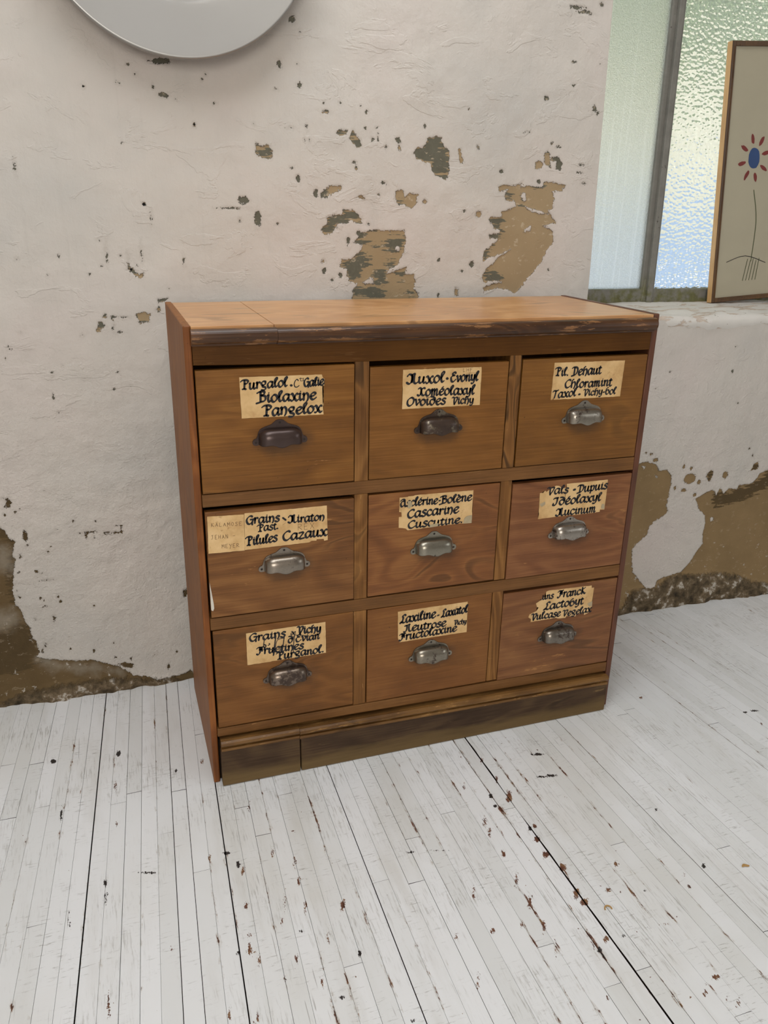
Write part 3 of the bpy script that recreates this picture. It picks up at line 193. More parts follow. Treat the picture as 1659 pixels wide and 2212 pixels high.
# ------------------------------------------------------------------ materials
def mat_wall(name='peeling_limewash', traced=True):
    t = NT(name)
    P = t.coord('Object'); xyz = t.sep(P)
    big = t.noise(P, 2.2, 4, .55); mid = t.noise(P, 9, 4, .6); fine = t.noise(P, 70, 3, .6)
    col = t.ramp(big, [(.3, lin((185, 181, 175))), (.5, lin((197, 190, 182))), (.7, lin((201, 191, 184)))])
    col = t.mix(t.step(mid, .5, .75, 0, .28), col, lin((180, 174, 166)))
    brush = t.noise(t.coord('Object', (60, 60, 3)), 1.0, 3, .6)
    col = t.mix(t.step(brush, .55, .8, 0, .16), col, lin((170, 164, 156)))
    smear = t.noise(t.coord('Object', (7, 7, 2.2), (3, 1, 0)), 1.0, 5, .65)
    col = t.mix(t.step(smear, .56, .74, 0, .3), col, lin((168, 163, 155)))
    rough_low = t.step(xyz[2], 1.0, .45)            # coarser render coat low on the wall
    lump = t.math('MULTIPLY', t.noise(P, 26, 5, .62), 1.0)
    grit = t.noise(P, 120, 4, .65)
    ridge = t.step(t.noise(t.coord('Object', (5, 5, 9), (1, 0, 4), (0, .5, 0)), 1.6, 5, .6, .6), .56, .60, 0, 1)
    h = t.math('ADD', t.math('MULTIPLY', lump, t.mixf(rough_low, .55, 1.1)), t.math('MULTIPLY', grit, t.mixf(rough_low, .12, .55)))
    h = t.math('ADD', h, t.math('MULTIPLY', ridge, .12))
    h = t.math('ADD', h, t.math('MULTIPLY', brush, .10))
    if traced:
        sd, dk, rb, bl, hole_shade = (t.attr(a) for a in ('peel', 'dark', 'rubble', 'bloom', 'hole_shade'))
        n1 = t.math('SUBTRACT', t.noise(P, 95, 3, .6), .5); n2 = t.math('SUBTRACT', t.noise(P, 330, 2, .6), .5)
        sdn = t.math('ADD', sd, t.math('ADD', t.math('MULTIPLY', n1, .014), t.math('MULTIPLY', n2, .009)))
        m = t.step(sdn, -.0005, .0008)
        low = t.step(xyz[2], .78, .55)
        tan = t.mix(mid, lin((146, 126, 96)), lin((164, 143, 112)))
        tanl = t.mix(t.noise(P, 6, 5, .6), lin((110, 90, 60)), lin((150, 125, 89)))
        damp = t.math('MULTIPLY', t.step(xyz[0], .35, .05), low)
        tanl = t.mix(damp, tanl, t.mix(t.noise(P, 8, 5, .6), lin((74, 58, 32)), lin((112, 92, 62))))
        base = t.mix(low, tan, tanl)
        st = t.math('SUBTRACT', t.noise(t.coord('Object', (18, 18, 120)), 1.0, 4, .6), .5)
        dkn = t.math('ADD', dk, t.math('ADD', t.math('MULTIPLY', st, .085), t.math('MULTIPLY', n1, .012)))
        dcol = t.mix(low, t.mix(fine, lin((84, 82, 70)), lin((108, 105, 91))), t.mix(mid, lin((58, 46, 26)), lin((96, 78, 50))))
        base = t.mix(t.step(dkn, -.002, .002), base, dcol)
        resid = t.noise(t.coord('Object', (34, 34, 60), (2, 5, 1)), 1.0, 5, .7)
        base = t.mix(t.math('MULTIPLY', t.step(resid, .60, .63), t.mixf(low, .55, .2)), base, lin((188, 172, 148)))
        bln = t.math('ADD', bl, t.math('MULTIPLY', t.math('SUBTRACT', t.noise(P, 14, 4, .65), .5), .09))
        base = t.mix(t.step(bln, -.015, .03, 0, .62), base, lin((150, 142, 128)))
        salt = t.step(t.noise(P, 38, 4, .68), .63, .67)
        base = t.mix(t.math('MULTIPLY', salt, t.math('MULTIPLY', t.step(xyz[2], .34, .12), .75)), base, lin((186, 180, 170)))
        rbn = t.math('ADD', rb, t.math('MULTIPLY', n1, .03))
        rm = t.step(rbn, -.004, .012)
        rub = t.ramp(t.noise(P, 34, 5, .62), [(.3, lin((48, 40, 28))), (.47, lin((92, 78, 58))), (.57, lin((118, 102, 80))), (.63, lin((182, 174, 162)))])
        base = t.mix(rm, base, rub)
        col = t.mix(t.step(sdn, -.007, .0, 0, .22), col, lin((150, 140, 128)))
        col = t.mix(m, col, base)
        col = t.mix(t.step(t.math('ADD', hole_shade, t.math('MULTIPLY', n2, .002)), -.0006, .0006), col, (.006, .005, .004, 1))  # nail holes have no real depth; their inner darkness is painted on
        edge = t.math('MULTIPLY', m, -.55)
        h2 = t.math('ADD', t.math('MULTIPLY', h, t.mixf(m, 1.0, .45)), edge)
        rough_h = t.math('MULTIPLY', rm, t.math('MULTIPLY', t.noise(P, 34, 5, .62), 3.0))
        h = t.math('ADD', h2, rough_h)
    t.bsdf(col, .78, normal=t.bump(h, 1.0, .0055), spec=.25)
    return t.m

def mat_plain_plaster():
    t = NT('white_plaster'); P = t.coord('Object')
    t.bsdf(t.mix(t.noise(P, 2, 4), lin((190, 184, 176)), lin((206, 200, 192))), .85, normal=t.bump(t.noise(P, 30, 4), .3, .003), spec=.2)
    return t.m

def mat_sill():
    t = NT('chipped_sill_plaster'); P = t.coord('Object')
    col = t.mix(t.noise(P, 7, 5, .6), lin((200, 194, 186)), lin((226, 222, 216)))
    n = t.noise(t.coord('Object', (5, 16, 16)), 1.6, 6, .66, .4)
    m = t.step(n, .55, .565)
    col = t.mix(m, col, t.mix(t.noise(P, 30, 3), lin((176, 156, 138)), lin((214, 202, 190))))
    m2 = t.step(t.noise(P, 42, 5, .7), .66, .68)
    col = t.mix(m2, col, lin((110, 100, 86)))
    h = t.math('ADD', t.math('MULTIPLY', m, -.6), t.math('MULTIPLY', t.noise(P, 40, 5, .6), .8))
    t.bsdf(col, .75, normal=t.bump(h, .6, .003), spec=.25)
    return t.m

def mat_floor():
    t = NT('worn_white_floor_paint')
    P = t.coord('Object'); uv = t.n('UVMap', uv_map='plank').outputs[0]; u = t.sep(uv)
    pid = t.attr('plank_tone')
    xyz = t.sep(P)
    edge = t.math('MINIMUM', u[0], t.math('SUBTRACT', 1.0, u[0]))          # 0 at a board's long edges
    tone = t.mix(pid, lin((222, 223, 223)), lin((233, 234, 236)))
    sm = t.noise(t.coord('Object', (9, 1.6, 1)), 1.0, 5, .62)
    col = t.mix(t.step(sm, .5, .75, 0, .38), tone, lin((188, 184, 174)))
    big = t.noise(P, 1.7, 4, .6)
    col = t.mix(t.step(big, .5, .7, 0, .25), col, lin((196, 190, 176)))
    # grime rubbed along the grain and across it
    g1 = t.noise(t.coord('Object', (230, 20, 1)), 1.0, 4, .7)
    g2 = t.noise(t.coord('Object', (34, 230, 1), (0, 0, 0), (0, 0, .2)), 1.0, 4, .7)
    reg = t.noise(P, 5.5, 5, .65)
    gm = t.math('MULTIPLY', t.step(g1, .50, .66), t.step(reg, .46, .64, 0, .55))
    col = t.mix(gm, col, lin((150, 146, 138)))
    gm2 = t.math('MULTIPLY', t.step(g2, .56, .66), t.step(t.noise(P, 8, 5, .65), .46, .64, 0, .6))
    col = t.mix(gm2, col, lin((140, 136, 130)))
    # scattered scratches
    for k, (rz, sx) in enumerate(((.6, 200), (-.9, 230), (1.3, 180))):
        s = t.noise(t.coord('Object', (sx, 7, 1), (k*3.1, 1.7*k, 0), (0, 0, rz)), 1.0, 2, .5)
        col = t.mix(t.math('MULTIPLY', t.step(s, .69, .73), t.step(t.noise(P, 6+k, 3), .5, .62, 0, .5)), col, lin((128, 122, 116)))
    # worn strips: chipped paint along board edges, strongest in the walked zone beside the long crack
    crack = t.math('ABSOLUTE', t.math('SUBTRACT', xyz[0], t.math('ADD', .645, t.math('MULTIPLY', xyz[1], .034))))
    zone = t.math('MULTIPLY', t.step(crack, .30, .02), t.step(xyz[1], .08, -.12))
    zone = t.math('MAXIMUM', zone, t.math('MULTIPLY', t.step(t.math('ABSOLUTE', t.math('SUBTRACT', xyz[0], .16)), .2, .02), t.step(xyz[1], -.05, -.3, 0, .8)))
    chipn = t.noise(t.coord('Object', (150, 26, 1)), 1.0, 5, .68)
    chipb = t.noise(P, 14, 4, .7)
    e2 = t.step(edge, .30, .0)
    val = t.math('ADD', t.math('ADD', chipn, t.math('MULTIPLY', chipb, .55)), t.math('ADD', t.math('MULTIPLY', e2, t.math('MULTIPLY', .24, t.step(t.noise(t.coord('Object', (26, 2.2, 1), (4, 8, 0)), 1.0, 2, .5), .42, .62))), t.math('MULTIPLY', zone, .07)))
    fn = t.math('ADD', t.math('MULTIPLY', t.math('SUBTRACT', t.noise(t.coord('Object', (210, 42, 1)), 1.0, 4, .65), .5), .017), t.math('MULTIPLY', t.math('SUBTRACT', t.noise(t.coord('Object', (500, 240, 1)), 1.0, 2, .6), .5), .010))
    traced = t.step(t.math('ADD', t.math('ADD', t.attr('chip'), fn), -.0004), -.0004, .0004)
    scuff = t.step(t.math('ADD', t.math('ADD', t.attr('scuff'), t.math('MULTIPLY', fn, .7)), .0006), -.0004, .0004)
    chip = t.math('MAXIMUM', t.step(val, 1.125, 1.135), traced)
    spots = t.step(t.math('ADD', t.noise(t.coord('Object', (75, 55, 1), (9, 4, 0)), 1.0, 3, .6), t.math('MULTIPLY', zone, .04)), .745, .755)
    chip = t.math('MAXIMUM', chip, spots)
    wood = t.ramp(t.noise(P, 46, 3, .6), [(.35, lin((70, 44, 32))), (.5, lin((104, 66, 50))), (.65, lin((132, 98, 66)))])
    col = t.mix(t.step(val, 1.0, 1.12, 0, .4), col, lin((168, 156, 140)))
    col = t.mix(chip, col, wood)
    col = t.mix(scuff, col, lin((44, 38, 36)))
    h = t.math('ADD', t.math('MULTIPLY', chip, -1.0), t.math('ADD', t.math('MULTIPLY', g1, .25), t.math('MULTIPLY', t.noise(P, 18, 4), .5)))
    t.bsdf(col, t.mixf(sm, .36, .55), normal=t.bump(h, .3, .0010), spec=.4)
    return t.m

def mat_wood(name, dark, mid, light, axis='X', seed=0.0, rough=.42, fig=1.0, fibre=.5, wear=0.0, wearcol=(176, 132, 84), stain=None, spec=.4, bump=.25, foot=False):
    """axis: grain direction. stain: (x,z,r) dark handled patch in object space"""
    t = NT(name)
    off = (seed*3.17, seed*1.31, seed*2.3)
    def sc(a, b): return {'X': (a, b, b), 'Z': (b, b, a), 'Y': (b, a, b)}[axis]
    broad = t.noise(t.coord('Object', sc(2.2, 8.0), off), 1.0, 2, .4, .7)
    ringsv = t.math('SINE', t.math('MULTIPLY', broad, 46.0*fig))
    rings = t.math('ADD', t.math('MULTIPLY', ringsv, .5), .5)
    fibr = t.noise(t.coord('Object', sc(9, 420), off), 1.0, 3, .6)
    P = t.coord('Object', (1, 1, 1), off)
    tone = t.noise(P, 5.5, 4, .6)
    v = t.math('ADD', t.math('MULTIPLY', tone, .46), t.math('ADD', t.math('MULTIPLY', rings, .16*fig), t.math('MULTIPLY', fibr, .5)))
    v = t.math('ADD', v, .08-.08*fig)
    col = t.ramp(v, [(.33, lin(dark)), (.56, lin(mid)), (.80, lin(light))])
    streak = t.noise(t.coord('Object', sc(2.5, 60), off), 1.0, 4, .6)
    col = t.mix(t.step(streak, .58, .74, 0, .18), col, lin([c*.72 for c in dark]))
    line = t.math('MULTIPLY', t.step(ringsv, .55, 1.0), t.step(t.noise(P, 4.5, 3, .5), .50, .64, 0, .55*fig))
    col = t.mix(line, col, lin([c*.62 for c in dark]))
    # rubbed scratches and dents
    for k, r in enumerate((.25, -.5)):
        rot = (0, r, 0)
        s1 = t.noise(t.coord('Object', (16, 16, 230), (seed+k, 0, 2*seed), rot), 1.0, 3, .55)
        s2 = t.noise(P, 9+4*k, 4, .6)
        col = t.mix(t.math('MULTIPLY', t.step(s1, .60, .68), t.step(s2, .54, .66, 0, .12+wear*.4)), col, lin(wearcol))
    sp = t.step(t.noise(P, 130, 2, .5), .76, .79, 0, .6)
    col = t.mix(sp, col, lin([c*.45 for c in dark]))
    if wear > 0:
        wv = t.noise(t.coord('Object', sc(12, 70), off), 1.0, 5, .7)
        col = t.mix(t.step(t.math('ADD', wv, t.math('MULTIPLY', t.noise(P, 11, 3), .4)), .93-.17*wear, .97-.17*wear, 0, .75), col, lin(wearcol))
    if foot:                                # finish scrubbed off along the lower edge
        z = t.sep(t.coord('Object'))[2]
        zn = t.math('ADD', z, t.math('MULTIPLY', t.math('SUBTRACT', t.noise(t.coord('Object', (5, 5, 40)), 1.0, 4, .6), .5), .06))
        col = t.mix(t.step(zn, .046, .016, 0, .8), col, t.mix(streak, lin((92, 72, 42)), lin((124, 102, 66))))
    if stain is not None:
        co = t.sep(t.coord('Object'))
        dx = t.math('MULTIPLY', t.math('SUBTRACT', co[0], stain[0]), 1.0); dz = t.math('MULTIPLY', t.math('SUBTRACT', co[2], stain[1]), 1.9)
        d = t.math('SQRT', t.math('ADD', t.math('MULTIPLY', dx, dx), t.math('MULTIPLY', dz, dz)))
        d = t.math('ADD', d, t.math('MULTIPLY', t.math('SUBTRACT', t.noise(P, 32, 4, .6), .5), .045))
        col = t.mix(t.step(d, stain[2], stain[2]*.45, 0, .55), col, lin((62, 46, 32)))
    h = t.math('ADD', t.math('MULTIPLY', fibr, .6), t.math('MULTIPLY', t.noise(P, 60, 3), .5))
    t.bsdf(col, t.mixf(tone, rough-.06, rough+.1), normal=t.bump(h, bump, .0006), spec=spec)
    return t.m

def mat_pull(name, seed, patina, tint=(176, 172, 162)):
    """worn plated steel with brown patina; patina 0..1"""
    t = NT(name); P = t.coord('Object', (1, 1, 1), (seed*.37, seed*.11, seed*.23))
    n = t.math('ADD', t.math('MULTIPLY', t.noise(P, 38, 4, .65), .7), t.math('MULTIPLY', t.noise(P, 160, 4, .7), .3))
    thr = .68-.36*patina
    m = t.step(n, thr-.035, thr+.035, 1, 0) if patina > .5 else t.step(n, thr-.03, thr+.05)
    if patina > .5: m = t.math('SUBTRACT', 1.0, t.step(n, 1-thr+.02, 1-thr+.10))
    col = t.mix(m, t.mix(t.noise(P, 240, 3), lin([c*.86 for c in tint]), lin(tint)), t.mix(t.noise(P, 90, 3), lin((46, 36, 31)), lin((78, 60, 48))))
    t.bsdf(col, t.mixf(m, .30, .38), t.mixf(m, .92, .35), normal=t.bump(t.noise(P, 300, 3), .08, .0005))
    return t.m

def mat_simple(name, rgb, rough=.5, metallic=0.0, var=.12, scale=20, spec=.5):
    t = NT(name); P = t.coord('Object')
    a = lin([c*(1-var) for c in rgb]); b = lin([min(255, c*(1+var)) for c in rgb])
    t.bsdf(t.mix(t.noise(P, scale, 4, .6), a, b), rough, metallic, normal=t.bump(t.noise(P, scale*5, 3), .1, .0006), spec=spec)
    return t.m

M = {}
M['wall'] = mat_wall(); M['plaster'] = mat_plain_plaster(); M['sill'] = mat_sill(); M['floor'] = mat_floor()
M['dark'] = mat_simple('dark_wood_gap_shade', (34, 25, 18), .9, spec=.1)  # dark bare wood; also the painted-in shade under the floor gaps

# ------------------------------------------------------------------ rear wall with window opening
UE, SILL, UTOP, UR = 1.136, 0.958, 2.35, 2.75       # opening: left edge, sill, top, right edge
def edge_shift(u, z):
    return -0.0222*(z-1.016)*np.exp(-((u-UE)/.12)**2)
def vnoise(rng, U, V, cell):
    """smooth value noise on a lattice"""
    gx, gy = U/cell, V/cell
    x0, y0 = np.floor(gx).astype(int), np.floor(gy).astype(int)
    fx, fy = gx-x0, gy-y0
    fx, fy = fx*fx*(3-2*fx), fy*fy*(3-2*fy)
    G = rng.random((997,))
    def g(i, j): return G[(i*73+j*179+(i*j*7) % 31) % 997]
    return (g(x0, y0)*(1-fx)+g(x0+1, y0)*fx)*(1-fy)+(g(x0, y0+1)*(1-fx)+g(x0+1, y0+1)*fx)*fy-.5
def poly_sd(U, V, poly, margin=.03):
    """signed distance, positive inside; -margin when far"""
    out = np.full(U.shape, -margin)
    p = np.array(poly); lo, hi = p.min(0)-margin, p.max(0)+margin
    sel = (U > lo[0]) & (U < hi[0]) & (V > lo[1]) & (V < hi[1])
    if not sel.any(): return out
    x, y = U[sel], V[sel]; d2 = np.full(x.shape, 1e9); ins = np.zeros(x.shape, bool)
    for i in range(len(p)):
        a, b = p[i], p[(i+1) % len(p)]; e = b-a; L = e@e
        if L < 1e-12: continue
        tt = np.clip(((x-a[0])*e[0]+(y-a[1])*e[1])/L, 0, 1)
        d2 = np.minimum(d2, (x-a[0]-tt*e[0])**2+(y-a[1]-tt*e[1])**2)
        c = (a[1] > y) != (b[1] > y)
        if a[1] != b[1]: ins ^= c & (x < (b[0]-a[0])*(y-a[1])/(b[1]-a[1])+a[0])
    out[sel] = np.clip(np.where(ins, 1, -1)*np.sqrt(d2), -margin, margin*3)
    return out
def build_wall():
    st = .003
    us = np.concatenate([np.linspace(-2.45, -.6, 24)[:-1], np.arange(-.6, UE-.0015, st), [UE], np.arange(UE+st, 2.08, st), np.linspace(2.08, UR, 12)[1:-1], [UR], np.linspace(UR, 4.0, 14)[1:]])
    zs = np.concatenate([[-.02], np.arange(0, SILL-.0015, st), [SILL], np.arange(SILL+st, 1.84, st), np.linspace(1.84, UTOP, 12)[1:], np.linspace(UTOP, 3.02, 8)[1:]])
    nu, nz = len(us), len(zs)
    U, Z = np.meshgrid(us, zs); U = U.ravel(); Z = Z.ravel()
    Us = U+edge_shift(U, Z)
    peel = np.full(U.shape, -.03); dark = peel.copy(); rub = peel.copy(); bloom = peel.copy(); hole_shade = peel.copy()
    for p in PEEL: peel = np.maximum(peel, poly_sd(Us, Z, p))
    for p in DARK: dark = np.maximum(dark, poly_sd(Us, Z, p))
    for p in BLOOM: bloom = np.maximum(bloom, poly_sd(Us, Z, p))
    for p in RUBBLE: rub = np.maximum(rub, poly_sd(Us, Z, p, .02))
    for p in PAINT: peel = np.minimum(peel, -poly_sd(Us, Z, p))
    for (u, z, rx, ry, k) in SPECKS:
        sel = (np.abs(Us-u) < rx+.03) & (np.abs(Z-z) < ry+.03)
        q = np.sqrt(((Us[sel]-u)/rx)**2+((Z[sel]-z)/ry)**2)
        s = (1-q)*min(rx, ry)*np.where(q < 1, 1, 1.0); s = np.clip(s, -.03, .03)
        peel[sel] = np.maximum(peel[sel], s)
        if k == 1: dark[sel] = np.maximum(dark[sel], s+.012)
        if k == 2: hole_shade[sel] = np.maximum(hole_shade[sel], s)
    rng = np.random.default_rng(3)
    lump = vnoise(rng, Us, Z, .23)*.006+vnoise(rng, Us, Z, .09)*.0035+vnoise(rng, Us, Z, .035)*.0016
    coarse = np.exp(-((Us+.05)/.45)**2-((Z-.45)/.4)**2)
    lump += coarse*(vnoise(rng, Us+.4*Z, Z, .05)*.006+vnoise(rng, Us, Z, .018)*.0022)
    rb = np.clip((rub+.01)/.03, 0, 1)
    y = lump+np.clip((peel+.0015)/.003, 0, 1)*.0016-rb*(.008+.014*(vnoise(rng, Us, Z, .05)+.4)+.008*vnoise(rng, Us, Z, .017))
    near = np.exp(-((U-UE)/.02)**2)*(Z > SILL-.02)
    y = y*(1-.0*near)
    # rounded arris at the opening
    inwin = (U >= UE-1e-6) & (U <= UR+1e-6) & (Z >= SILL-1e-6) & (Z <= UTOP+1e-6)
    idx = np.arange(nu*nz).reshape(nz, nu)
    q = np.stack([idx[:-1, :-1], idx[:-1, 1:], idx[1:, 1:], idx[1:, :-1]], -1).reshape(-1, 4)
    keep = ~inwin[q].all(1)
    q = q[keep]
    used = np.zeros(nu*nz, bool); used[q.ravel()] = True
    remap = np.cumsum(used)-1
    V = np.stack([Us, y, Z], 1)[used]; q = remap[q]
    attrs = {'peel': peel[used], 'dark': dark[used], 'rubble': rub[used], 'bloom': bloom[used], 'hole_shade': hole_shade[used]}
    # reveals of the opening (left, top, right), 22 cm deep, appended with their own vertices
    ex_v, ex_f = [], []
    nb = len(V)
    def strip(loop):
        b = nb+len(ex_v); n = len(loop)
        for (u, z) in loop:
            for d in (0.0, .004, .22): ex_v.append((u, d, z))
        for i in range(n-1):
            for k in range(2): ex_f.append((b+3*i+k, b+3*i+3+k, b+3*i+4+k, b+3*i+1+k))
    zz = np.linspace(SILL, UTOP, 12)
    strip([(UE+float(edge_shift(np.array(UE), z)), z) for z in zz])
    strip([(u, UTOP) for u in np.linspace(UE+float(edge_shift(np.array(UE), UTOP)), UR, 4)])
    strip([(UR, z) for z in zz[::-1]])
    me = bpy.data.meshes.new('wall_rear')
    allv = np.concatenate([V, np.array(ex_v)]); nf = len(q)+len(ex_f)
    me.vertices.add(len(allv)); me.vertices.foreach_set('co', allv.astype(np.float32).ravel())
    loops = np.concatenate([q.ravel(), np.array(ex_f).ravel()]).astype(np.int32)
    me.loops.add(len(loops)); me.loops.foreach_set('vertex_index', loops)
    me.polygons.add(nf); me.polygons.foreach_set('loop_start', np.arange(0, 4*nf, 4, dtype=np.int32)); 
    me.polygons.foreach_set('use_smooth', np.ones(nf, bool))
    me.update(calc_edges=True); me.validate()
    for k, a in attrs.items():
        at = me.attributes.new(k, 'FLOAT', 'POINT')
        at.data.foreach_set('value', np.concatenate([a, np.full(len(ex_v), -.03)]).astype(np.float32))
    o = link('wall_rear', me, M['wall']); o.matrix_world = WALL_M
    tag(o, 'whitewashed rear wall with flaking paint patches', kind='structure')
build_wall()

# sill: rounded, lumpy plaster ledge under the window
def build_sill():
    rng = np.random.default_rng(5)
    prof = [(.004, SILL-.03), (-.002, SILL-.018), (-.004, SILL-.006), (-.001, SILL+.004), (.008, SILL+.011), (.022, SILL+.0145)]
    prof += [(.022+.2*k/10, SILL+.0145+.018*k/10) for k in range(1, 11)]
    us = np.linspace(UE-.012, UR, 420)
    vs, fs = [], []
    for u in us:
        for k, (d, z) in enumerate(prof):
            vs.append((u, d, z))
    vs = np.array(vs)
    A = vnoise(rng, vs[:, 0], vs[:, 1]*2+vs[:, 2], .06)*.012+vnoise(rng, vs[:, 0], vs[:, 1]*2+vs[:, 2], .02)*.005
    fr = np.clip(1-vs[:, 1]/.2, 0, 1)
    vs[:, 2] += A*(.35+.65*fr)*np.where(vs[:, 1] > .003, 1, .5); vs[:, 1] += A*.5*(vs[:, 1] < .03)*(vs[:, 2] > SILL-.025)
    n = len(prof)
    for i in range(len(us)-1):
        for k in range(n-1): fs.append((i*n+k, (i+1)*n+k, (i+1)*n+k+1, i*n+k+1))
    o = link('trim_1', mesh_from('window_sill', vs, fs), M['sill'], smooth=True); o.matrix_world = WALL_M
    tag(o, 'chipped white plaster window sill', kind='structure')
build_sill()

# ------------------------------------------------------------------ the rest of the room shell
def shell(name, c8, mat, label):
    bm = bmesh.new(); add_hexa(bm, c8); o = bm_obj(name, bm, mat); tag(o, label, kind='structure'); return o
def box8(x0, x1, y0, y1, z0, z1): return [(x0, y0, z0), (x1, y0, z0), (x1, y1, z0), (x0, y1, z0), (x0, y0, z1), (x1, y0, z1), (x1, y1, z1), (x0, y1, z1)]
shell('wall_left', box8(-2.5, -2.4, -5.1, .62, -.02, 3.02), M['plaster'], 'plain plaster side wall to the left')
shell('wall_right', box8(3.9, 4.0, -5.1, .42, -.02, 3.02), M['plaster'], 'plain plaster side wall to the right')
shell('wall_front', box8(-2.5, 4.0, -5.1, -5.0, -.02, 3.02), M['plaster'], 'plain plaster wall behind the viewer')
shell('ceiling', box8(-2.5, 4.0, -5.1, .75, 3.0, 3.1), M['plaster'], 'plain white ceiling')

# floor boards: one structure mesh, real gaps, butt joints
def build_floor():
    rng = random.Random(11)
    vs, fs, uvs, tones, mats = [], [], [], [], []
    pitch = .0327
    def bx(i, y):                          # boundary line i; the boards fan very slightly
        x = .0020+i*pitch
        return x+max(-.09, min(.09, .041-.095*x))*y
    i0, i1 = -76, 122
    wide = {0: .0022, -3: .0013, -8: .0022, -2: .0011, 19: .0050, 18: .0012, 8: .0018, -5: .0006}
    for i in range(i0, i1):
        gl = wide.get(i, rng.choice((.00025, .0004, .0003, .0008))); gr = wide.get(i+1, .0003)
        y = -5.05-rng.random()*.9
        ytop = .72
        while y < ytop:
            L = rng.uniform(.7, 1.7); y2 = min(y+L, ytop)
            ya, yb = max(y, -5.05)+.0004, y2-.0004
            if yb-ya > .01:
                zt = rng.uniform(-.0007, .0); tilt = rng.uniform(-.0003, .0003); tone = rng.random()
                fine = bx(i, -.3) > -.55 and bx(i, -.3) < 1.75
                ys = [ya]
                while ys[-1] < yb-1e-6:
                    st = .0045 if fine and -.95 < ys[-1] < .42 else .3
                    ys.append(min(ys[-1]+st, yb))
                cols = 8 if fine else 1
                n = cols+1+4; b = len(vs); ch = .0005
                for yy in ys:
                    g1_, g2_ = gl, gr
                    if i in (18, 19):              # the long crack opens and closes along its length
                        op = .35+.65*max(0, min(1, (yy+.23)/.05))+.65*max(0, min(1, (-.32-yy)/.06))+.12*math.sin(yy*70)
                        if i == 19: g1_ = .0064*min(1.15, op)
                        else: g2_ = .0006*op
                    xl, xr = bx(i, yy)+g1_*.5, bx(i+1, yy)-g2_*.5
                    row = [(xl, -.022, 0), (xl, zt+tilt-ch, 0)]
                    for k in range(cols+1):
                        f = k/cols; row.append((xl+ch+(xr-xl-2*ch)*f, zt+tilt*(1-2*f), .015+.97*f))
                    row += [(xr, zt-tilt-ch, 1), (xr, -.022, 1)]
                    for (x, z, uu) in row: vs.append((x, yy, z)); uvs.append((uu, yy)); tones.append(tone)
                for s in range(len(ys)-1):
                    a = b+n*s
                    for k in range(n-1):
                        fs.append((a+k, a+k+1, a+k+1+n, a+k+n)); mats.append(1 if k in (0, n-2) else 0)
                e = b+n*(len(ys)-1)
                fs.append(tuple(b+k for k in range(n-1, -1, -1))); mats.append(1); fs.append(tuple(e+k for k in range(n))); mats.append(1)
            y = y2
    b = len(vs)                            # dark sheet below the boards, its colour standing in for shade in gaps
    vs += [(-2.6, -5.1, -.0225), (4.1, -5.1, -.0225), (4.1, .75, -.0225), (-2.6, .75, -.0225)]; uvs += [(.5, 0)]*4; tones += [0]*4
    fs.append((b, b+1, b+2, b+3)); mats.append(1)
    me = mesh_from('floor', vs, fs)
    V = np.array(vs); chip = np.full(len(V), -.03); black = chip.copy()
    for (cx, cy, ax, ay, bx_, by_, k) in MARKS:
        sc = 1.0 if k else .74; ax, ay, bx_, by_ = ax*sc, ay*sc, bx_*sc*1.15, by_*sc*1.15
        R_ = max(abs(ax)+abs(bx_), abs(ay)+abs(by_))+.03
        sel = np.nonzero((np.abs(V[:, 0]-cx) < R_) & (np.abs(V[:, 1]-cy) < R_))[0]
        det = ax*by_-ay*bx_
        if not len(sel) or abs(det) < 1e-12: continue
        dx, dy = V[sel, 0]-cx, V[sel, 1]-cy
        p, q = (dx*by_-dy*bx_)/det, (ax*dy-ay*dx)/det
        s = np.clip((1-np.sqrt(p*p+q*q))*max(.0015, min(math.hypot(ax, ay), math.hypot(bx_, by_))), -.03, .03)
        if k: black[sel] = np.maximum(black[sel], s)
        else: chip[sel] = np.maximum(chip[sel], s)
    for nm, a in (('plank_tone', np.array(tones)), ('chip', chip), ('scuff', black)):
        at = me.attributes.new(nm, 'FLOAT', 'POINT'); at.data.foreach_set('value', a.astype(np.float32))
    ul = me.uv_layers.new(name='plank'); li = np.zeros(len(me.loops), np.int32); me.loops.foreach_get('vertex_index', li)
    ul.data.foreach_set('uv', np.array(uvs, np.float32)[li].ravel())
    o = link('floor', me, [M['floor'], M['dark']]); me.polygons.foreach_set('material_index', np.array(mats, np.int32))
    tag(o, 'narrow white painted floorboards, scuffed and chipped', kind='structure')
build_floor()

